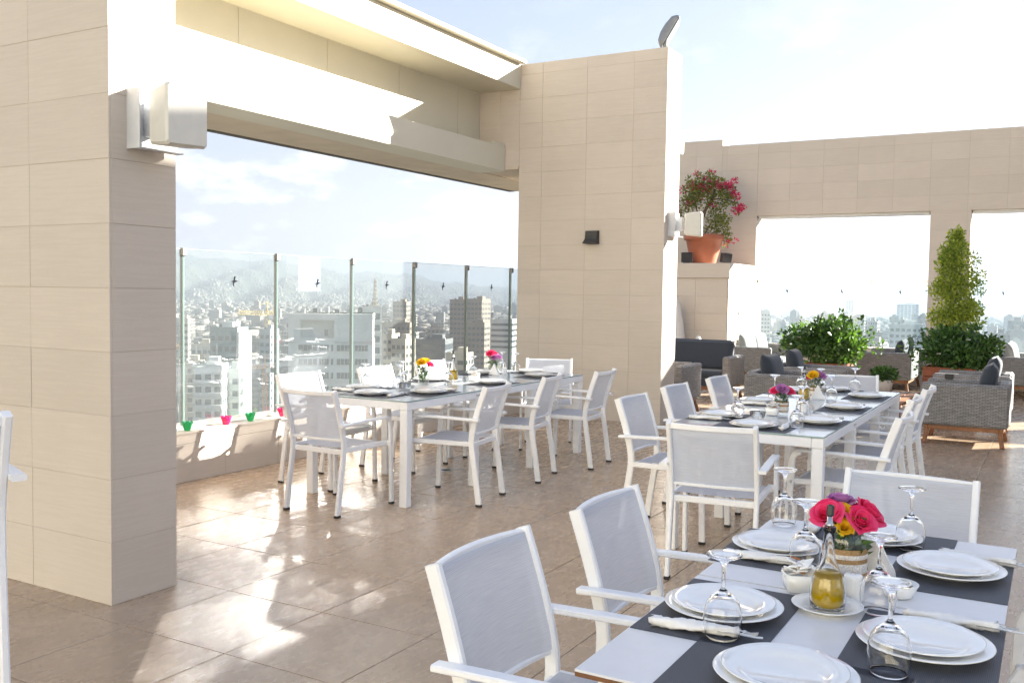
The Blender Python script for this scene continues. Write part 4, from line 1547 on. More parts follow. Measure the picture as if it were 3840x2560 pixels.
def shaker(x, y, label):
    t = thing('shaker', label, 'salt shaker', (x, y, TT + 0.001), 0, 'white ceramic shakers')
    MB().lathe([(0.0, 0.0), (0.022, 0.0), (0.0235, 0.003), (0.0235, 0.055), (0.0225, 0.062), (0.018, 0.066), (0.0, 0.067)], 28).build('body', CERAMIC, t, weld=True)
    for k in range(3):
        MB().lathe([(0, 0), (0.0012, 0), (0.0012, 0.0006), (0, 0.0006)], 8, (0.006 * math.cos(k * 2.1), 0.006 * math.sin(k * 2.1), 0.0668)).build('hole', BLACK, t)


shaker(-0.430, -3.405, 'white ceramic shaker beside the oil bottle on the foreground table')
shaker(-0.395, -3.330, 'white ceramic shaker half hidden behind the oil bottle')
shaker(3.47, -2.405, 'white ceramic shaker on the lounge-side table')
shaker(4.05, 0.50, 'left white ceramic shaker on the balustrade table')
shaker(4.72, 0.62, 'white ceramic shaker near the pink roses on the balustrade table')

TUMB = MB().lathe([(0.0, 0.0), (0.042, 0.0), (0.045, 0.004), (0.050, 0.042), (0.0475, 0.042), (0.0425, 0.008), (0.0, 0.007)], 32)
GB = TUMB.mesh('glass_dish', GLASS, weld=True)
CB = MB().lathe([(0.0, 0.0), (0.030, 0.0), (0.034, 0.003), (0.048, 0.034), (0.046, 0.035), (0.031, 0.008), (0.0, 0.007)], 32).mesh('ceramic_dish', CERAMIC, weld=True)
o = link('ceramic_dish', CB, None, (-0.335, -3.500, TT + 0.001))
tag(o, 'small round white ceramic dish on the right half of the foreground table', 'bowl')
o = link('glass_dish', GB, None, (2.99, -2.225, TT + 0.001))
tag(o, 'low clear glass dish near the end of the lounge-side table', 'bowl')
o = link('glass_dish', GB, None, (3.13, 0.60, TT + 0.001))
tag(o, 'low clear glass dish on the balustrade table', 'bowl')


def napkin_holder(x, y, rz, label):
    t = thing('napkin_holder', label, 'napkin holder', (x, y, TT + 0.001), rz, 'napkin holders')
    MB().cbox((0, 0, 0.004), (0.10, 0.035, 0.008), 0.002).build('base', CERAMIC, t)
    for s_ in (-1, 1):
        mb = MB()
        n = 14
        pr_ = [(0.045 * math.cos(math.pi * k / n), 0.008 + 0.042 * math.sin(math.pi * k / n)) for k in range(n + 1)]
        vs_ = [(a, s_ * 0.014, b_) for a, b_ in pr_] + [(a, s_ * 0.018, b_) for a, b_ in pr_]
        m_ = n + 1
        mb.add(vs_, [tuple(range(m_)), tuple(range(2 * m_ - 1, m_ - 1, -1))] + [(i, (i + 1) % m_, m_ + (i + 1) % m_, m_ + i) for i in range(m_)])
        mb.build('side', CERAMIC, t)
    for k in range(6):
        mb = MB()
        y_ = -0.011 + 0.0044 * k
        lean = rnd.uniform(-0.006, 0.006)
        mb.add([(-0.05, y_, 0.009), (0.05, y_, 0.009), (0.0, y_ + lean, 0.105), (-0.05, y_ + 0.002, 0.009), (0.05, y_ + 0.002, 0.009), (0.0, y_ + 0.002 + lean, 0.105)],
               [(0, 1, 2), (5, 4, 3), (0, 3, 4, 1), (1, 4, 5, 2), (2, 5, 3, 0)])
        mb.build('folded_napkin', PAPER, t)


napkin_holder(-0.185, -3.425, R(62), 'white napkin holder behind the rose jar on the foreground table')
napkin_holder(4.36, -2.30, R(120), 'napkin holder with a white folded napkin on the lounge-side table')
napkin_holder(4.60, 0.66, R(100), 'rounded white napkin holder on the balustrade table')


# ------------------------------------------------------------------ lounge: wicker seats
def pillow_mesh(w, h, d, mat, name='cushion'):
    mb = MB()

    def side(sg):
        def fn(u, v):
            a, b_ = 2 * u - 1, 2 * v - 1
            e_ = max(0.0, (1 - abs(a) ** 4) * (1 - abs(b_) ** 4)) ** 0.5
            pin = 1 - 0.05 * (1 - b_ * b_) * abs(a) ** 3
            return (w / 2 * a * pin, sg * d / 2 * e_, h / 2 * b_ * (1 - 0.04 * (1 - a * a)))
        return fn
    mb.grid(side(1), 14, 12)
    mb.grid(side(-1), 14, 12)
    return mb.mesh(name, mat, weld=True)


def wicker_seat(name, label, cat, x, y, deg, W, D, cush, nback=1, grp=None, back_h=0.66, seat_mat=None, back_cush=True):
    """faces local +Y; back at -Y. Origin at the middle of its footprint."""
    t = thing(name, label, cat, (x, y, 0), R(deg), grp)
    AT = 0.11
    for s_ in (-1, 1):
        mb = MB()
        mb.cbox((s_ * (W / 2 - AT / 2), 0, 0.42), (AT, D, 0.44), 0.022)
        mb.build('arm', WICKER, t, boxuv=True)
    mb = MB()
    mb.cbox((0, -D / 2 + AT / 2, 0.20 + (back_h - 0.20) / 2), (W - 2 * AT - 0.004, AT, back_h - 0.20), 0.022)
    mb.build('back', WICKER, t, boxuv=True)
    MB().cbox((0, AT / 2, 0.265), (W - 2 * AT - 0.004, D - AT - 0.004, 0.12), 0.012).build('seat_base', WICKER, t, boxuv=True)
    fr = MB()
    for s_ in (-1, 1):
        fr.cbox((0, s_ * (D / 2 - 0.06), 0.175), (W - 0.10, 0.04, 0.045), 0.004)
        fr.cbox((s_ * (W / 2 - 0.06), 0, 0.1755), (0.04, D - 0.162, 0.043), 0.004)
    fr.build('timber_frame', TEAK, t)
    for sx in (-1, 1):
        for sy in (-1, 1):
            lx, ly = sx * (W / 2 - 0.075), sy * (D / 2 - 0.075)
            MB().sweep([(lx, ly, 0.1525), (lx + sx * 0.045, ly + sy * 0.03, 0.0)], rect(0.042, 0.05), upv=(1, 0, 0)).build('leg', TEAK, t)
    IW = W - 2 * AT
    n = nback
    for k in range(n):
        cw = IW / n
        px = -IW / 2 + cw * (k + .5)
        MB().cbox((px, AT / 2 + 0.01, 0.375), (cw - 0.012, D - AT - 0.02, 0.10), 0.03, smooth=False).build('seat_cushion', seat_mat or cush, t)
        if back_cush:
            me = pillow_mesh(cw * 0.96, 0.46, 0.17, cush, 'back_cushion')
            o_ = link('back_cushion', me, t, (px, -D / 2 + AT + 0.11, 0.625))
            o_.rotation_euler = (R(12), 0, rnd.uniform(-0.05, 0.05))
    return t


WG = 'grey wicker armchairs of the lounge'
wicker_seat('wicker_armchair', 'grey wicker armchair on teak legs, large at the right edge, side to the viewer', 'armchair', 8.20, -3.03, 0, 0.72, 0.83, NAVY, 1, WG)
wicker_seat('wicker_armchair', 'grey wicker armchair directly behind the large one at the right edge', 'armchair', 9.60, -3.00, 0, 0.74, 0.83, NAVY, 1, WG)
wicker_seat('wicker_armchair', 'grey wicker armchair with navy cushion behind the far end of the lounge-side table', 'armchair', 8.12, -1.22, 180, 0.84, 0.88, NAVY, 1, WG)
wicker_seat('wicker_armchair', 'grey wicker armchair with navy cushion next to the planter with the round bush', 'armchair', 9.40, -1.20, 180, 0.76, 0.92, NAVY, 1, WG)
wicker_seat('wicker_armchair', 'grey wicker armchair half hidden by the tall pier, its flat arm toward the viewer', 'armchair', 8.65, 0.57, 90, 0.84, 0.74, NAVY, 1, WG, back_h=0.64, back_cush=False)
# charcoal two-seater facing the terrace
t = wicker_seat('lounge_sofa', 'charcoal sofa with a high wide back cushion and leaf shadows on its arm', 'sofa', 10.73, 0.86, 90, 1.34, 0.76, NAVY, 1, None, back_h=0.66)
for ch in t.children:
    if ch.name.startswith('seat_base'):
        ch.data.materials[0] = NAVY
    if ch.name.startswith('back_cushion'):
        ch.data = MB().cbox((0, 0, 0.0), (1.12, 0.16, 0.46), 0.05).mesh('back_cushion', NAVY)
wicker_seat('lounge_sofa', 'grey wicker sofa with two pale grey cushions against the plinth', 'sofa', 14.12, 0.74, 180, 1.68, 0.74, LGREY, 2, None, back_h=0.64)
wicker_seat('lounge_sofa', 'grey wicker sofa with dark cushions by the glass screen between the bushes', 'sofa', 14.10, -1.43, 0, 1.50, 0.84, NAVY, 2, None, back_h=0.66)
wicker_seat('lounge_sofa', 'grey wicker sofa with pale cushions at the far right edge', 'sofa', 14.20, -3.45, 180, 1.45, 0.86, LGREY, 2, None, back_h=0.66)

ct = thing('coffee_table', 'low teak coffee table between the facing wicker armchairs', 'coffee table', (8.80, -2.16, 0))
for k in range(5):
    MB().cbox((0, -0.212 + 0.106 * k, 0.368), (1.48, 0.100, 0.024), 0.003).build('plank', TEAK, ct)
for sx in (-1, 1):
    for sy in (-1, 1):
        MB().sweep([(sx * 0.66, sy * 0.20, 0.356), (sx * 0.70, sy * 0.235, 0.0)], rect(0.045, 0.045), upv=(1, 0, 0)).build('leg', TEAK, ct)
    MB().cbox((sx * 0.64, 0, 0.33), (0.04, 0.42, 0.05), 0.003).build('apron', TEAK, ct)
MB().cbox((0, 0.2, 0.33), (1.24, 0.03, 0.05), 0.003).build('apron', TEAK, ct)
MB().cbox((0, -0.2, 0.33), (1.24, 0.03, 0.05), 0.003).build('apron', TEAK, ct)
t = thing('ashtray', 'small black square ashtray on the arm of the wicker armchair', 'ashtray', (8.50, -2.83, 0.6405))
mb = MB()
for s_ in (-1, 1):
    mb.cbox((s_ * 0.038, 0, 0.025), (0.008, 0.085, 0.05), 0.002)
    mb.cbox((0, s_ * 0.038, 0.025), (0.068, 0.008, 0.05), 0.002)
mb.cbox((0, 0, 0.004), (0.068, 0.068, 0.008), 0.001)
mb.build('tray', BLACK, t)


# ------------------------------------------------------------------ plants
def ellip(c, r, rg, shell=0.45):
    def fn():
        while True:
            p = Vector((rg.uniform(-1, 1), rg.uniform(-1, 1), rg.uniform(-1, 1)))
            if p.length < 1 and p.length > rg.uniform(0, shell):
                break
        return Vector((c[0] + p.x * r[0], c[1] + p.y * r[1], c[2] + p.z * r[2])), Vector((p.x, p.y, p.z + 0.15))
    return fn


def lobes(base, rad, n, rg, k=0.45):
    out = [(base, tuple(r_ * 0.78 for r_ in rad))]
    for _ in range(n):
        d = Vector((rg.gauss(0, 1), rg.gauss(0, 1), rg.gauss(0, 1))).normalized()
        q = rg.uniform(0.55, 0.85)
        out.append(((base[0] + d.x * rad[0] * q, base[1] + d.y * rad[1] * q, base[2] + d.z * rad[2] * q), tuple(r_ * k * rg.uniform(0.6, 1.1) for r_ in rad)))
    return out


def wood_planter(x, y, w, d, h, label):
    t = thing('planter_box', label, 'planter', (x, y, 0))
    nb = 5
    bh = h / nb
    for k in range(nb):
        z = bh * (k + .5)
        for s_ in (-1, 1):
            MB().cbox((s_ * (w / 2 - 0.011), 0, z), (0.022, d, bh - 0.008), 0.003).build('board', REDWOOD, t)
            MB().cbox((0, s_ * (d / 2 - 0.011), z), (w - 0.046, 0.022, bh - 0.008), 0.003).build('board', REDWOOD, t)
    MB().box((0, 0, h * 0.46), (w - 0.05, d - 0.05, h * 0.9)).build('soil', SOIL, t)
    return t


def bush(x, y, z0, rad, label, n, mat, seed, size, stem_h=0.3, nl=9, white=0):
    rg = random.Random(seed)
    t = thing('bush', label, 'bush', (x, y, z0))
    mb = MB()
    L = lobes((0, 0, stem_h + rad[2] * 0.75), rad, nl, rg)
    tot = sum(l[1][0] * l[1][1] * l[1][2] for l in L)
    for c, r_ in L:
        leaf_cloud(mb, int(n * r_[0] * r_[1] * r_[2] / tot), ellip(c, r_, rg), size, rg)
    for _ in range(46):          # stray shoots that break the outline
        d = Vector((rg.gauss(0, 1), rg.gauss(0, 1), rg.gauss(0.3, 0.8))).normalized()
        q = rg.uniform(0.95, 1.22)
        leaf_cloud(mb, 9, ellip((d.x * rad[0] * q, d.y * rad[1] * q, stem_h + rad[2] * (0.75 + d.z * q)), (0.05, 0.05, 0.06), rg), size * 0.9, rg)
    tag(mb.build('foliage', mat, t), kind='stuff')
    st = MB()
    for k in range(5):
        a = k * 1.3
        st.tube([(0.03 * math.cos(a), 0.03 * math.sin(a), 0), (0.08 * math.cos(a), 0.08 * math.sin(a), stem_h), (rad[0] * 0.5 * math.cos(a), rad[1] * 0.5 * math.sin(a), stem_h + rad[2] * 0.8)], 0.014, 6, r2=0.005)
    st.build('stem', BARK, t)
    for k in range(white):
        a, e_ = rg.uniform(0, 6.28), rg.uniform(-0.5, 0.8)
        p = (rad[0] * 0.95 * math.cos(a) * math.cos(e_), rad[1] * 0.95 * math.sin(a) * math.cos(e_), stem_h + rad[2] * (0.75 + 0.9 * math.sin(e_)))
        bl = MB()
        for i in range(5):
            th = i * 1.257
            bl.add([p, (p[0] + 0.02 * math.cos(th), p[1] + 0.02 * math.sin(th), p[2] + 0.012), (p[0] + 0.03 * math.cos(th + .5), p[1] + 0.03 * math.sin(th + .5), p[2] + 0.004), (p[0] + 0.02 * math.cos(th + 1), p[1] + 0.02 * math.sin(th + 1), p[2] + 0.012)], [(0, 1, 2, 3)])
        bl.build('blossom', PAPER, t)
    return t


wood_planter(12.0, -0.86, 0.55, 0.60, 0.53, 'red-brown timber planter box under the round bush in mid lounge')
bush(12.0, -0.87, 0.49, (0.55, 0.62, 0.40), 'round dark green bush in a planter in the middle of the lounge', 3600, LEAFD, 11, 0.085, 0.02, 12, 4)
wood_planter(10.65, -2.66, 0.55, 0.62, 0.64, 'red-brown timber planter box under the wide bush at right')
bush(10.65, -2.70, 0.58, (0.50, 0.50, 0.32), 'wide dark green bush at right in front of the tall shrub', 3600, LEAFD, 23, 0.075, 0.02, 12, 5)

# tall pale shrub
rg = random.Random(5)
ts = thing('tall_shrub', 'tall pale yellow-green shrub growing behind the wide bush at right', 'shrub', (11.45, -2.62, 0.50))
mb = MB()
secs = [(0.75, 0.36), (0.95, 0.36), (1.15, 0.34), (1.35, 0.33), (1.55, 0.31), (1.70, 0.25), (1.84, 0.14)]
for k, (z, r_) in enumerate(secs):
    for _ in range(5):
        a = rg.uniform(0, 6.28)
        c = (r_ * 0.55 * math.cos(a), r_ * 0.55 * math.sin(a) - 0.06 * (1 - z / 2), z - 0.05 + rg.uniform(-0.08, 0.08))
        leaf_cloud(mb, int(360 * r_ / 0.4), ellip(c, (r_ * rg.uniform(0.42, 0.6), r_ * rg.uniform(0.42, 0.6), 0.13), rg), 0.043, rg)
for _ in range(6):
    a = rg.uniform(0, 6.28)
    leaf_cloud(mb, 40, ellip((0.02 * math.cos(a), 0.02 * math.sin(a), 1.86 + rg.uniform(0, 0.06)), (0.05, 0.05, 0.09), rg), 0.05, rg)
tag(mb.build('crown', LEAFY, ts), kind='stuff')
st = MB()
for k in range(4):
    a = k * 1.6
    st.tube([(0.03 * math.cos(a), 0.03 * math.sin(a), -0.1), (0.07 * math.cos(a), 0.07 * math.sin(a), 0.8), (0.04 * math.cos(a), 0.04 * math.sin(a), 1.75)], 0.016, 6, r2=0.004)
st.build('trunk', BARK, ts)
tp_ = thing('plant_pot', 'dark plant pot under the tall pale shrub, behind the timber planter', 'pot', (11.45, -2.62, 0))
MB().lathe([(0, 0), (0.19, 0), (0.24, 0.48), (0.25, 0.5), (0.22, 0.5), (0.20, 0.45), (0, 0.44)], 28).build('pot', BLACK, tp_, weld=True)
MB().lathe([(0, 0.452), (0.2, 0.452)], 20).build('soil', SOIL, tp_)

# small pot on the coffee table
tp_ = thing('plant_pot', 'small grey plant pot with feathery greenery on the coffee table', 'pot', (9.25, -2.05, 0.381))
MB().lathe([(0, 0), (0.085, 0), (0.105, 0.14), (0.108, 0.15), (0.095, 0.15), (0.09, 0.13), (0, 0.13)], 24).build('pot', BRACKET, tp_, weld=True)
mb = MB()
leaf_cloud(mb, 700, ellip((0, 0, 0.21), (0.16, 0.16, 0.09), rg), 0.045, rg)
tag(mb.build('foliage', LEAFD, tp_), kind='stuff')

# big terracotta pot with bougainvillea
bp_ = thing('terracotta_pot', 'big terracotta pot on the stone plinth holding a bougainvillea', 'pot', (14.08, 1.86, 2.086))
MB().lathe([(0.0, 0.0), (0.20, 0.0), (0.225, 0.03), (0.30, 0.30), (0.325, 0.44), (0.355, 0.445), (0.365, 0.46), (0.365, 0.53), (0.35, 0.545), (0.315, 0.54), (0.30, 0.48), (0.0, 0.47)], 40).build('pot', TERRA, bp_, weld=True)
MB().lathe([(0, 0.484), (0.302, 0.484)], 24).build('soil', SOIL, bp_)
bg = thing('bougainvillea', 'bougainvillea with magenta bracts growing in the big terracotta pot', 'bougainvillea', (14.08, 1.86, 2.56))
tk = MB()
EX, EY = Vector((0.342, -0.94, 0)), Vector((0.94, 0.342, 0))    # across and away along the line of sight


def bl_(r_, a, z):
    return EX * r_ + EY * a + Vector((0, 0, z))


trunk = spline([bl_(-0.04, 0, -0.08), bl_(-0.06, 0.02, 0.25), bl_(0.0, 0.0, 0.50), bl_(0.12, 0, 0.72), bl_(0.18, 0, 0.9)], 4)
tk.tube(trunk, 0.045, 8, r2=0.02)
for br_ in ([(-0.05, 0, 0.2), (-0.12, 0.02, 0.45), (-0.2, 0.0, 0.75), (-0.18, 0, 1.05)], [(0.04, 0, 0.55), (0.05, 0.05, 0.85), (0.02, 0.03, 1.1)], [(0.14, 0, 0.75), (0.35, 0.0, 0.92), (0.5, 0, 1.0)],
            [(0.12, 0, 0.72), (0.36, 0.02, 0.72), (0.62, 0, 0.62)], [(-0.02, 0.02, 0.02), (0.12, 0, 0.28), (0.3, 0.0, 0.45)], [(0.0, 0, 0.0), (0.2, 0.02, 0.14), (0.36, 0, 0.22)],
            [(-0.2, 0, 0.75), (-0.36, 0, 0.72), (-0.50, 0.02, 0.66)]):
    tk.tube(spline([bl_(*q) for q in br_], 3), 0.018, 6, r2=0.005)
tk.build('trunk', BARK, bg)
rg = random.Random(31)
lv, bt = MB(), MB()
cl = [(-0.22, 0.95, 0.20, 330), (0.0, 1.05, 0.22, 380), (0.20, 1.05, 0.18, 280), (0.40, 0.95, 0.16, 220), (-0.30, 0.72, 0.17, 250), (-0.05, 0.80, 0.22, 330), (0.25, 0.78, 0.20, 250), (0.48, 0.78, 0.14, 130),
      (-0.40, 0.52, 0.12, 120), (-0.33, 0.36, 0.09, 60), (0.18, 0.48, 0.20, 300), (0.30, 0.30, 0.17, 220), (0.10, 0.20, 0.15, 150), (0.42, 0.12, 0.10, 80), (0.42, 0.45, 0.10, 50), (0.36, 0.03, 0.10, 60), (-0.12, 1.22, 0.08, 60), (0.08, 1.25, 0.09, 70), (-0.3, 1.15, 0.06, 30), (0.58, 0.6, 0.07, 30)]
for r_, z, s_, n in cl:
    c = bl_(r_, rg.uniform(-0.12, 0.12), z - 0.08)
    leaf_cloud(lv, n, ellip(c, (s_, s_, s_ * 0.85), rg, 0.2), 0.052, rg)
fl_ = [(-0.26, 1.08, 44), (-0.18, 0.98, 44), (0.06, 0.98, 30), (-0.10, 0.98, 46), (-0.06, 1.02, 40), (0.02, 1.16, 20), (0.20, 1.08, 40), (0.26, 1.02, 30), (0.40, 1.05, 40), (0.46, 0.98, 30), (0.52, 0.9, 30), (0.56, 0.84, 24), (-0.40, 0.98, 16), (-0.08, 0.84, 34), (-0.25, 0.75, 20), (-0.50, 0.60, 34), (-0.44, 0.32, 30), (0.62, 0.64, 34), (0.55, 0.6, 36), (0.66, 0.66, 24), (0.5, 1.12, 18), (0.14, 0.68, 20), (-0.33, 0.70, 20), (0.55, 0.05, 10), (0.4, 0.0, 8), (0.56, 1.12, 12), (-0.16, 1.26, 8), (0.1, 1.28, 8)]
for r_, z, n in fl_:
    c = bl_(r_, rg.uniform(-0.16, 0.05), z - 0.08)
    leaf_cloud(bt, int(n * 1.6), ellip(c, (0.068, 0.068, 0.06), rg, 0.1), 0.05, rg)
tag(lv.build('foliage', LEAFB, bg), kind='stuff')
tag(bt.build('bracts', BRACT, bg), kind='stuff')
for q, (yy, lab) in enumerate(((2.02, 'small black spotlight on the plinth left of the terracotta pot'), (1.40, 'small black spotlight on the plinth right of the terracotta pot'))):
    t = thing('spotlight', lab, 'spotlight', (13.62 + q * 0.35, yy, 2.086), R(20 + 30 * q), 'spotlights on the plinth')
    MB().cbox((0, 0, 0.012), (0.10, 0.14, 0.02), 0.003).build('foot', BLACK, t)
    MB().cbox((0.0, 0, 0.115), (0.09, 0.20, 0.17), 0.006, M=Matrix.Rotation(R(-12), 3, 'Y')).build('housing', BLACK, t)


# white sail-like ornaments in front of the plinth
def sail(x, y, h, w, label):
    mb = MB()
    n = 20
    prof = []
    for k in range(n + 1):
        u = k / n
        prof.append((w * math.sqrt(max(0, 1 - u ** 1.7)) * (1 - 0.15 * (1 - u) ** 4), h * u))
    mb.lathe([(0, 0)] + prof, 28, sy=0.75)
    o_ = mb.build('sail_lamp', SAIL, None, (x, y, 0.0), R(20), weld=True)
    tag(o_, label, 'garden lamp')


sail(12.95, 2.02, 1.56, 0.36, 'large white pointed outdoor lamp partly hidden by the tall pier')
sail(12.98, 1.55, 0.84, 0.17, 'small white pointed outdoor lamp in front of the plinth')

t = thing('sunlit_patch_block', 'small white block for a sunlit patch high on the back edge of the tall pier', 'box', (PX + 0.518, 0.17, 3.33))  # white block put in for a sunlit surface beyond the pier
MB().cbox((0, 0.0, 0), (0.13, 0.10, 0.28), 0.006).build('cabinet', BRACKET, t)
MB().cbox((-0.0, -0.053, 0), (0.11, 0.008, 0.25), 0.002).build('block_face', WHITE, t)

# floor drain
t = thing('floor_drain', 'small square floor drain under the balustrade table', 'drain', (3.75, 0.62, 0.0))
MB().cbox((0, 0, 0.001), (0.14, 0.14, 0.003), 0.001).build('plate', STEEL, t)
MB().lathe([(0, 0.0026), (0.045, 0.0026), (0.045, 0.0036), (0, 0.0036)], 20).build('grate', BLACK, t)


# ------------------------------------------------------------------ the city below
GZ = -65.0


def polar(az, d):
    return CAM.x + d * math.cos(R(az)), CAM.y + d * math.sin(R(az))


CWALL = {}


def cwall(name, c):
    if name not in CWALL:
        CWALL[name] = plain('city_wall_' + name, tuple(0.72 * q for q in c), 0.85, 0.2, nscale=0.25, namp=0.10)
    return CWALL[name]


CGLASS = plain("city_window_glass", (0.06, 0.075, 0.085), 0.15, 0.5)
m, nt, b = nmat("city_wall_mixed")
rn = node(nt, "ShaderNodeNewGeometry").outputs['Random Per Island']
cvar = ramp(nt, rn, [(0.0, (0.06, 0.057, 0.05)), (0.3, (0.12, 0.11, 0.093)), (0.6, (0.19, 0.172, 0.145)), (0.9, (0.29, 0.27, 0.24)), (1.0, (0.10, 0.10, 0.105))])
nt.links.new(cvar, b.inputs['Base Color'])
setp(b, rough=0.85, spec=0.2)


def far_windows(nt, b, col, pitch=3.2):
    """rows of dark windows on walls too far off to model"""
    g = node(nt, "ShaderNodeNewGeometry")
    sp = node(nt, "ShaderNodeSeparateXYZ")
    nt.links.new(g.outputs['Position'], sp.inputs[0])
    sn = node(nt, "ShaderNodeSeparateXYZ")
    nt.links.new(g.outputs['True Normal'], sn.inputs[0])

    def mth(op, a, bb):
        n_ = node(nt, "ShaderNodeMath", operation=op)
        for i, q in enumerate((a, bb)):
            if isinstance(q, (int, float)):
                n_.inputs[i].default_value = q
            else:
                nt.links.new(q, n_.inputs[i])
        return n_.outputs[0]
    row = mth('GREATER_THAN', mth('FRACT', mth('DIVIDE', sp.outputs['Z'], pitch), 0), 0.5)
    along = mth('ADD', mth('MULTIPLY', sp.outputs['X'], 0.77), mth('MULTIPLY', sp.outputs['Y'], -0.64))
    colm = mth('GREATER_THAN', mth('FRACT', mth('DIVIDE', along, 4.1), 0), 0.42)
    wallf = mth('LESS_THAN', mth('ABSOLUTE', sn.outputs['Z'], 0), 0.5)
    fac = mth('MULTIPLY', mth('MULTIPLY', row, colm), wallf)
    mx_ = node(nt, "ShaderNodeMix", data_type='RGBA')
    nt.links.new(mth('MULTIPLY', fac, 0.85), mx_.inputs[0])
    nt.links.new(col, mx_.inputs[6])
    mx_.inputs[7].default_value = (0.05, 0.055, 0.06, 1)
    nt.links.new(mx_.outputs[2], b.inputs['Base Color'])


far_windows(nt, b, cvar)
CMIX = m
m, nt, b = nmat("city_wall_varied")
rn = node(nt, "ShaderNodeObjectInfo").outputs['Random']
cvar = ramp(nt, rn, [(0.0, (0.10, 0.09, 0.08)), (0.25, (0.20, 0.178, 0.148)), (0.5, (0.27, 0.248, 0.21)), (0.75, (0.34, 0.322, 0.295)), (1.0, (0.15, 0.155, 0.16))])
nt.links.new(cvar, b.inputs['Base Color'])
setp(b, rough=0.85, spec=0.2)
COBJ = m

# ground sheet and hills
m, nt, b = nmat("city_ground")
f = noise(nt, 0.02, 8, 0.6)
nt.links.new(ramp(nt, f, [(0.35, (0.04, 0.055, 0.03)), (0.5, (0.10, 0.098, 0.085)), (0.7, (0.17, 0.16, 0.145))]), b.inputs['Base Color'])
setp(b, rough=0.95, spec=0.1)
GROUND = m
mb = MB()
mb.add([(-12000, -12000, GZ), (12000, -12000, GZ), (12000, 12000, GZ), (-12000, 12000, GZ)], [(0, 1, 2, 3)])
tag(mb.build('ground', GROUND), kind='structure')


def hill_h(az, d):
    """height of the mountain range above the plain: higher to the left"""
    if d < 2600:
        return 0.0
    k = (d - 2600) / 4400.0
    crest = 0.0335 - 0.00150 * (48.8 - az) if az < 60 else 0.0335
    crest = max(crest, 0.0)
    crest += 0.0022 * math.sin(az * 0.9) + 0.0013 * math.sin(az * 2.3 + 1) + 0.0006 * math.sin(az * 6.1)
    top = max(0.0, crest * 7000.0 + 66.0 + 10.0)
    fade = min(1.0, max(0.0, (az - 24.0) / 8.0))
    q = min(1.0, k)
    prof = q ** 1.35
    prof += 0.10 * math.sin(az * 1.7 + d * 0.0023) * math.sin(math.pi * q) + 0.05 * math.sin(az * 4.1 - d * 0.004) * math.sin(math.pi * q)
    return max(0.0, top * fade * prof)


mb = MB()
NA, ND = 150, 46
mb.grid(lambda u, v: (*polar(18 + 67 * u, 2500 + 5600 * v), GZ - 1.0 + hill_h(18 + 67 * u, 2500 + 5600 * v) * (1 if v < 0.86 else max(0, 1 - (v - 0.86) * 3))), NA, ND)
m, nt, b = nmat("hill_scrub")
f = noise(nt, 0.006, 9, 0.65)
nt.links.new(ramp(nt, f, [(0.35, (0.035, 0.05, 0.03)), (0.55, (0.06, 0.075, 0.045)), (0.75, (0.13, 0.12, 0.095))]), b.inputs['Base Color'])
setp(b, rough=0.95, spec=0.1)
tag(mb.build('hills', m), kind='structure')


def facade_windows(me_cache, w, h):
    k = ('cw', round(w, 2), round(h, 2))
    if k not in me_cache:
        me_cache[k] = MB().box((0, 0, 0), (w, 0.24, h)).mesh('window', CGLASS)
    return me_cache[k]


CWC = {}


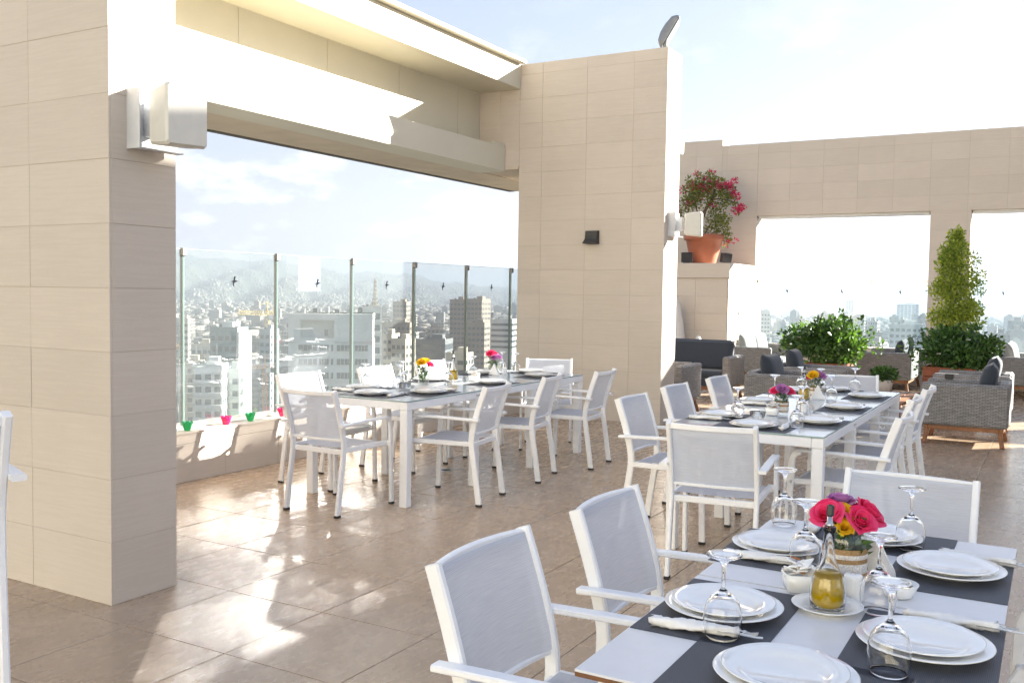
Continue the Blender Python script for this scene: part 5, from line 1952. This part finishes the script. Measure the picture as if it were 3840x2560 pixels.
def tower(name, label, az, d, w, dp, ztop, yawoff, wall, rows, cols, sh=3.3, ww=0.62, wh=0.45, band=False, cat='building', side_cols=3, single=True, roofbox=True, first=1.6):
    """a building whose front faces the camera (turned by yawoff); windows as parts on front and right side"""
    x, y = polar(az, d)
    t = thing(name, label, cat, (x, y, 0), R(az - 90 + yawoff))     # local -Y looks back at the camera
    H = ztop - GZ
    MB().box((0, dp / 2, GZ + H / 2), (w, dp, H)).build('wall', wall, t)
    rb = MB()
    rb.box((0, 0.15, ztop + 0.4), (w, 0.3, 0.8))
    rb.box((0, dp - 0.15, ztop + 0.4), (w, 0.3, 0.8))
    for s_ in (-1, 1):
        rb.box((s_ * (w / 2 - 0.15), dp / 2, ztop + 0.4), (0.3, dp - 0.6, 0.8))
    rb.build('roof_edge', wall, t)
    if roofbox:
        MB().box((w * 0.12, dp * 0.55, ztop + 1.3), (w * 0.36, dp * 0.36, 2.6)).build('roof_house', wall, t)
    for k in range(5):           # tanks and plant on the roof
        q_ = (-0.40 + 0.19 * k) * w
        if k % 2:
            MB().lathe([(0, 0), (0.55, 0), (0.55, 1.3), (0.2, 1.6), (0, 1.6)], 10, (q_, dp * (0.2 + 0.12 * k), ztop + 0.1)).build('water_tank', CGLASS if k == 1 else WW_, t)
        else:
            MB().box((q_, dp * (0.75 - 0.1 * k), ztop + 0.55), (1.2, 0.9, 1.1)).build('roof_unit', WW_ if k else WD_, t)
    MB().tube([(w * 0.2, dp * 0.5, ztop), (w * 0.2, dp * 0.5, ztop + 6)], 0.07, 4).build('aerial', WD_, t)
    st = MB()
    cw = w / cols
    sw = dp / side_cols
    me = facade_windows(CWC, cw * ww, sh * wh)
    ms = facade_windows(CWC, sw * ww, sh * wh)
    for r_ in range(rows):
        z = ztop - first - sh * r_ - sh * 0.3
        for c in range(cols):
            px = -w / 2 + cw * (c + .5)
            if single:
                link('window', me, t, (px, 0.02, z))
            else:
                st.box((px, 0.02, z), (cw * ww, 0.24, sh * wh))
        for c in range(side_cols):
            py = sw * (c + .5)
            if single:
                link('window', ms, t, (w / 2 - 0.02, py, z), R(90))
            else:
                st.box((w / 2 - 0.02, py, z), (0.24, sw * ww, sh * wh))
        if band:
            st2 = MB().box((0, -0.45, z - sh * 0.36), (w * 0.98, 0.9, 0.9))
            st2.build('balcony', wall, t)
    if not single:
        tag(st.build('glazing', CGLASS, t), kind='stuff')
    return t


WG_ = cwall('grey', (0.40, 0.41, 0.40))
WW_ = cwall('white', (0.74, 0.73, 0.70))
WC_ = cwall('cream', (0.62, 0.56, 0.45))
WB_ = cwall('brown', (0.30, 0.25, 0.20))
WD_ = cwall('dark', (0.17, 0.18, 0.19))
WT_ = cwall('teal', (0.20, 0.27, 0.28))

# the big grey block across the street
hx, hy = polar(40.65, 229)
hot = thing('grey_tower_block', 'large pale grey block with rows of strip windows in the middle of the city view', 'building', (hx, hy, 0), R(40.65 - 90 - 4))
HT = -4.0
WG_ = cwall('pale_grey', (0.74, 0.75, 0.73))
W_ = 19.8
MB().box((0, 9, GZ + (HT - 6.6 - GZ) / 2), (W_, 18, HT - 6.6 - GZ)).build('wall', WG_, hot)
MB().box((0, 10.2, HT - 3.4), (W_ - 0.4, 15.4, 6.8)).build('setback_storey', WG_, hot)
MB().box((0, 9, HT - 0.75), (W_, 18, 1.5)).build('roof_slab', WG_, hot)
MB().box((-W_ / 2 + 1.4, 1.3, HT - 4.25), (2.8, 2.6, 5.5)).build('corner_column', WG_, hot)
MB().box((W_ / 2 - 4.6, 1.3, HT - 4.25), (9.0, 2.6, 5.5)).build('front_wall', WG_, hot)
MB().box((-2.6, 0.3, HT - 6.4), (9.6, 0.2, 1.2)).build('terrace_railing', WG_, hot)
link('window', facade_windows(CWC, 0.9, 1.5), hot, (-1.2, 2.45, HT - 4.6))
colsx = [(-5.35, 4.3), (-1.55, 2.2), (0.35, 0.5), (3.2, 3.5), (7.2, 3.0)]
for r_ in range(9):
    z = HT - 8.1 - 3.3 * r_
    for px, ww in colsx:
        f_ = link('window', facade_windows(CWC, ww, 1.45), hot, (px, 0.0, z))
        if ww > 1:
            fm = MB()
            fm.box((0, -0.14, 0), (0.08, 0.05, 1.4))
            fm.box((ww * 0.25, -0.14, 0), (0.06, 0.05, 1.4))
            fm.box((-ww * 0.25, -0.14, 0), (0.06, 0.05, 1.4))
            fm.box((0, -0.15, -0.76), (ww + 0.3, 0.12, 0.10))
            fm.build('mullion', WG_, f_)
for k in range(6):
    MB().box((-7 + k * 2.7, 6 + (k % 3) * 2, HT + 0.5), (0.9 + 0.3 * (k % 2), 1.1, 1.0 + 0.4 * (k % 3))).build('roof_unit', WD_ if k % 2 else WW_, hot)

tower('white_tower', 'slim white tower with a bright blank side wall at the left of the city view', 46.75, 300, 8.6, 9, -10.8, -22, WT_, 16, 4, single=True)
wt = COL.objects['white_tower']
MB().box((4.7, 4.5, -38.2), (0.8, 10.5, 53.6)).build('side_wall', WW_, wt)
MB().box((0.6, 4.0, -10.0), (3.4, 5, 3.2)).build('roof_block', WW_, wt)
tower('grey_apartment_block', 'grey apartment block with stacked balconies at the lower left of the city view', 47.62, 262, 7.3, 8, -19.2, -12, WG_, 9, 3, band=True)
tower('pale_office_block', 'pale green-grey block standing right of the stacked balconies', 46.35, 268, 4.4, 7, -21.0, -10, cwall('green', (0.45, 0.50, 0.46)), 8, 2)
tower('cream_tower', 'narrow cream tower at the very left of the city view', 48.95, 520, 4.6, 8, -15.0, -10, WC_, 9, 2, single=False)
tower('cream_block', 'low cream block with deep loggias beside the left glass post', 48.6, 340, 7.5, 9, -24.0, -8, WC_, 6, 3, single=False, band=True)
tower('cream_block', 'cream block behind the grey apartment block', 47.95, 420, 9.0, 9, -22.5, -8, WC_, 5, 4, single=False)
tower('blue_grey_block', 'blue-grey block with white balconies left of the big grey block', 44.45, 420, 5.0, 9, -16.2, -25, cwall('blue', (0.36, 0.41, 0.45)), 10, 2, single=False)
tower('slab_tower', 'white tower of stacked open slabs behind the big grey block', 38.25, 330, 7.0, 9, -4.6, 0, WW_, 14, 1, sh=3.9, ww=0.8, wh=0.62, band=True, single=True)
tower('cream_building', 'cream stepped building right of the big grey block', 37.45, 400, 6.0, 10, -17.0, -20, WC_, 8, 3, single=False)
tower('cream_building', 'cream building with a bright side wall, centre of the city view', 36.65, 380, 6.5, 8, -18.0, -30, WC_, 8, 3, single=True)
tower('brown_tower', 'brown tower with a cream crown in the hazy middle distance', 36.6, 690, 10, 12, -6.5, -15, WB_, 12, 4, single=False)
tower('brown_tower', 'wide brown tower left of the pair near the right glass post', 33.15, 650, 10.5, 14, -4.0, -15, WB_, 14, 4, single=False)
tower('brown_tower', 'brown tower with balconies, right one of the tall pair', 32.1, 640, 11.0, 14, -3.4, -25, WB_, 14, 4, single=False, band=True)
tower('brown_block', 'squat brown block below the tall pair of towers', 32.0, 540, 10, 12, -16.2, -15, WB_, 9, 4, single=False)
tower('glass_office', 'dark glass office block in the middle right of the city view', 34.72, 400, 12.5, 14, -19.0, -15, WD_, 9, 6, ww=0.86, wh=0.7, single=True)
tower('white_banded_block', 'white block with horizontal window bands at the right end of the city view', 30.45, 560, 13, 12, -14.5, -12, WW_, 5, 1, ww=0.96, wh=0.42, single=False)
tower('white_balcony_block', 'white balcony block behind the oil bottle in the city view', 33.2, 330, 7.2, 9, -20.3, -18, WC_, 9, 2, single=True, band=True)
tower('brown_block', 'long brown block behind the cream buildings', 36.9, 520, 17, 12, -16.0, -12, WB_, 8, 7, single=False)

# lattice mast on the slab tower's roof
mx_, my_ = polar(38.06, 332)
ms_ = thing('lattice_mast', 'thin lattice radio mast rising above the slab tower', 'mast', (mx_, my_, -4.4))
mb = MB()
for k in range(7):
    z0_, z1_ = k * 1.45, (k + 1) * 1.45
    a0, a1 = 0.75 - 0.08 * k, 0.75 - 0.08 * (k + 1)
    cs = [(-1, -1), (1, -1), (1, 1), (-1, 1)]
    for i in range(4):
        (px, py), (qx, qy) = cs[i], cs[(i + 1) % 4]
        mb.tube([(px * a0, py * a0, z0_), (px * a1, py * a1, z1_)], 0.09, 4)
        mb.tube([(px * a0, py * a0, z0_), (qx * a1, qy * a1, z1_)], 0.06, 4)
        mb.tube([(px * a1, py * a1, z1_), (qx * a1, qy * a1, z1_)], 0.06, 4)
mb.build('lattice', WB_, ms_)
MB().tube([(0, 0, 10), (0, 0, 12)], 0.08, 5).build('antenna', WB_, ms_)

# tower cranes
CRO = plain("crane_orange", (0.55, 0.22, 0.04), 0.6, 0.3)
CRY = plain("crane_yellow", (0.62, 0.42, 0.06), 0.6, 0.3)


def crane(az, d, ztop, jib, ang, mat, label):
    x, y = polar(az, d)
    t = thing('tower_crane', label, 'crane', (x, y, 0), R(az - 90 + ang))
    s_ = d / 300.0
    w = 0.6 * s_
    mb = MB()
    n = 12
    h = ztop + 40
    for k in range(n):
        z0_, z1_ = ztop - h + h * k / n, ztop - h + h * (k + 1) / n
        for i, (px, py) in enumerate(((-1, -1), (1, -1), (1, 1), (-1, 1))):
            mb.tube([(px * w, py * w, z0_), (px * w, py * w, z1_)], 0.10 * s_, 4)
            q = ((-1, -1), (1, -1), (1, 1), (-1, 1))[(i + 1) % 4]
            mb.tube([(px * w, py * w, z0_), (q[0] * w, q[1] * w, z1_)], 0.06 * s_, 4)
    mb.build('mast', mat, t)
    jb = MB()
    n = 16
    for k in range(n):
        a0, a1 = -jib + (jib * 1.3) * k / n, -jib + (jib * 1.3) * (k + 1) / n
        for py in (-1, 1):
            jb.tube([(a0, py * w * 0.7, ztop), (a1, py * w * 0.7, ztop)], 0.09 * s_, 4)
            jb.tube([(a0, py * w * 0.7, ztop), ((a0 + a1) / 2, 0, ztop + 1.1 * s_)], 0.06 * s_, 4)
            jb.tube([((a0 + a1) / 2, 0, ztop + 1.1 * s_), (a1, py * w * 0.7, ztop)], 0.06 * s_, 4)
        jb.tube([(a0, 0, ztop + 1.1 * s_), (a1, 0, ztop + 1.1 * s_)], 0.09 * s_, 4)
    jb.tube([(0, 0, ztop), (0, 0, ztop + 4 * s_)], 0.15 * s_, 4)
    jb.tube([(0, 0, ztop + 4 * s_), (-jib * 0.7, 0, ztop + 1.1 * s_)], 0.05 * s_, 4)
    jb.tube([(0, 0, ztop + 4 * s_), (jib * 0.28, 0, ztop + 1.1 * s_)], 0.05 * s_, 4)
    jb.build('jib', mat, t)
    MB().box((jib * 0.26, 0, ztop - 0.7 * s_), (1.6 * s_, 1.0 * s_, 1.4 * s_)).build('counterweight', WD_, t)
    MB().box((0.9 * s_, -0.9 * s_, ztop - 0.6 * s_), (1.2 * s_, 1.0 * s_, 1.3 * s_)).build('cab', WW_, t)


crane(44.45, 330, -25.0, 11, 8, CRO, 'orange tower crane over the green plots low in the city view')
crane(44.3, 900, -21.5, 26, 5, CRY, 'yellow tower crane far off left of the big grey block')

# apartment blocks one can still tell apart, farther off: individuals
PROT = []
for k in range(14):
    mb = MB()
    w, dp, h = rnd.uniform(12, 22), rnd.uniform(11, 20), rnd.uniform(26, 46)
    mb.box((0, 0, h / 2), (w, dp, h), 0, 0)
    mb.box((rnd.uniform(-.2, .2) * w, 0, h + 1.4), (w * 0.35, dp * 0.35, 2.8), 0, 0)
    for _ in range(3):
        mb.box((rnd.uniform(-.4, .4) * w, rnd.uniform(-.4, .4) * dp, h + 0.8), (1.6, 1.6, 1.6), 0, rnd.choice((0, 1)))
    nst = int(h / 3.2)
    mode = k % 3
    for r_ in range(nst):
        z = h - 1.9 - 3.2 * r_
        for s_, ax in ((-1, 'x'), (-1, 'y'), (1, 'y')):
            L = w if ax == 'y' else dp
            if mode == 0:
                segs = [(0, L * 0.84)]
            else:
                nc = 4 if mode == 1 else 5
                segs = [(-L / 2 + L / nc * (c + .5), L / nc * 0.55) for c in range(nc)]
            for c, q in segs:
                if ax == 'y':
                    mb.box((c, s_ * dp / 2, z), (q, 0.3, 1.5), 0, 1)
                else:
                    mb.box((s_ * w / 2, c, z), (0.3, q, 1.5), 0, 1)
            if mode == 2 and ax == 'x':
                mb.box((-w / 2 - 0.5, 0, z - 1.1), (1.2, dp * 0.9, 0.8), 0, 0)
    PROT.append(mb.mesh('apartment_block', [COBJ, CGLASS]))
spots = []
rg = random.Random(77)
tries = 0
while len(spots) < 270 and tries < 20000:
    tries += 1
    right = rg.random() < 0.24
    if right:
        az = rg.uniform(0.5, 16.0)
        d = rg.uniform(650, 2000)
    else:
        az = rg.uniform(29.0, 50.0)
        d = 400 + 1700 * rg.random() ** 1.1
    # keep clear of the sight lines to the buildings placed one by one
    if not right and d < 480 and (37.6 < az < 43.8 or az > 45.5 or 33.9 < az < 37.6 or 32.4 < az < 34):
        continue
    x, y = polar(az, d)
    if any((x - a) ** 2 + (y - b_) ** 2 < 26 ** 2 for a, b_ in spots):
        continue
    spots.append((x, y))
    me = rg.choice(PROT)
    sz = rg.uniform(0.55, 1.02)
    if rg.random() < 0.07:
        sz *= 1.3
    if right:
        lim = (62.0 - (0.0085 * d)) / 46.0
        sz = min(sz * 1.25, max(0.4, lim))
    o = link('apartment_block', me, None, (x, y, GZ - 0.5), R(rg.choice((0, 180)) + (40 if not right else 10) + rg.uniform(-16, 7)), (0.72, 0.72, sz))
    tag(o, 'one of the many pale apartment blocks crowding the hazy city beyond the terrace', 'building', 'apartment blocks of the city')

# three nearer blocks seen through the right-hand openings
tower('hazy_block', 'flat-topped grey block low in the haze between the two bushes', 7.25, 560, 17, 14, -12.8, 0, WG_, 6, 6, single=False)
tower('hazy_block', 'pale stepped block in the haze beside the plinth', 14.95, 800, 9.5, 12, -10.5, 0, WW_, 7, 4, single=False)
tower('hazy_tower', 'taller tower standing above the hazy skyline in the lounge wall opening', 10.25, 1900, 14, 16, -1.8, 0, WG_, 14, 3, single=False)
tower('hazy_block', 'broad block on the hazy skyline left of the tall shrub', 7.2, 1700, 34, 18, -7.2, 0, WG_, 10, 6, single=False)


def box_field(name, pts, mat):
    """many tiny boxes as one mesh: pts rows of x, y, z, w, d, h, rot"""
    p = np.array(pts)
    n = len(p)
    cx = np.array([[-.5, -.5], [.5, -.5], [.5, .5], [-.5, .5]])
    ca, sa = np.cos(p[:, 6]), np.sin(p[:, 6])
    V = np.zeros((n, 8, 3))
    for i in range(4):
        lx, ly = cx[i, 0] * p[:, 3], cx[i, 1] * p[:, 4]
        V[:, i, 0] = V[:, i + 4, 0] = p[:, 0] + lx * ca - ly * sa
        V[:, i, 1] = V[:, i + 4, 1] = p[:, 1] + lx * sa + ly * ca
        V[:, i, 2] = p[:, 2]
        V[:, i + 4, 2] = p[:, 2] + p[:, 5]
    F = np.array([[0, 1, 5, 4], [1, 2, 6, 5], [2, 3, 7, 6], [3, 0, 4, 7], [4, 5, 6, 7]])
    faces = (F[None] + 8 * np.arange(n)[:, None, None]).reshape(-1, 4)
    me = bpy.data.meshes.new(name)
    me.vertices.add(n * 8)
    me.vertices.foreach_set('co', V.ravel())
    me.loops.add(faces.size)
    me.loops.foreach_set('vertex_index', faces.ravel())
    me.polygons.add(len(faces))
    me.polygons.foreach_set('loop_start', np.arange(len(faces)) * 4)
    me.materials.append(mat)
    me.update(calc_edges=True)
    return link(name, me)


pts = []
ng = np.random.RandomState(4)
while len(pts) < 19000:
    right = ng.rand() < 0.22
    az = ng.uniform(-6, 20) if right else ng.uniform(22, 58)
    d = 500 + (1900 if right else 2700) * ng.rand() ** 0.8
    x, y = polar(az, d)
    h = ng.uniform(10, 34) * (1 if d > 900 else 0.7)
    if right:
        h = min(h, max(8.0, 62 - 0.0095 * d))
    pts.append((x, y, GZ - 0.5, ng.uniform(7, 16), ng.uniform(7, 16), h * 0.85, R(40) + ng.uniform(-0.3, 0.12)))
tag(box_field('distant_city', pts, CMIX), kind='stuff')
pts = []
while len(pts) < 14000:
    az = ng.uniform(24, 56)
    d = 2500 + 4600 * ng.rand() ** 1.25
    hh = hill_h(az, d)
    if hh < 1 and d > 3400:
        continue
    if ng.rand() < min(0.85, hh / 300.0):
        continue
    x, y = polar(az, d)
    pts.append((x, y, GZ - 2.0 + hh, ng.uniform(5, 10), ng.uniform(5, 10), ng.uniform(4, 9), R(40) + ng.uniform(-0.5, 0.3)))
m, nt, b = nmat("hillside_wall_mixed")
rn = node(nt, "ShaderNodeNewGeometry").outputs['Random Per Island']
nt.links.new(ramp(nt, rn, [(0.0, (0.06, 0.06, 0.055)), (0.5, (0.12, 0.115, 0.10)), (0.9, (0.19, 0.18, 0.165)), (1.0, (0.34, 0.32, 0.30))]), b.inputs['Base Color'])
setp(b, rough=0.9, spec=0.1)
tag(box_field('hillside_houses', pts, m), kind='stuff')

# tree canopy between the blocks
mb = MB()
rg = random.Random(9)
for _ in range(420):
    az, d = (rg.uniform(41.5, 46.5), rg.uniform(380, 620)) if rg.random() < 0.45 else ((rg.uniform(29.5, 33.5), rg.uniform(420, 640)) if rg.random() < 0.5 else (rg.uniform(29, 50), rg.uniform(400, 1400)))
    x, y = polar(az, d)
    hh = rg.uniform(6, 13)
    for _k in range(9):
        c = (x + rg.uniform(-3, 3), y + rg.uniform(-3, 3), GZ + hh * rg.uniform(0.5, 1.0))
        s_ = rg.uniform(1.4, 2.8)
        vs_ = [(c[0] + s_ * a * rg.uniform(.7, 1.2), c[1] + s_ * b_ * rg.uniform(.7, 1.2), c[2] + s_ * e_ * rg.uniform(.6, 1.1)) for a, b_, e_ in ((1, 0, 0), (-1, 0, 0), (0, 1, 0), (0, -1, 0), (0, 0, 1), (0, 0, -1))]
        mb.add(vs_, [(0, 2, 4), (2, 1, 4), (1, 3, 4), (3, 0, 4), (2, 0, 5), (1, 2, 5), (3, 1, 5), (0, 3, 5)])
tag(mb.build('city_trees', LEAFD), kind='stuff')

# ------------------------------------------------------------------ haze
HZ = MB().box((0.0, 0.0, 97.0), (24600.0, 24600.0, 327.0)).build('haze', [])
tag(HZ, kind='stuff')
m = bpy.data.materials.new("haze_air")
m.use_nodes = True
nt = m.node_tree
nt.nodes.clear()
ho = node(nt, "ShaderNodeOutputMaterial")
hv = node(nt, "ShaderNodeVolumePrincipled")
hv.inputs['Color'].default_value = (0.38, 0.44, 0.535, 1)
hv.inputs['Density'].default_value = 2.4e-4
hv.inputs['Anisotropy'].default_value = 0.4
nt.links.new(hv.outputs[0], ho.inputs['Volume'])
HZ.data.materials.clear()
HZ.data.materials.append(m)
bpy.context.view_layer.update()
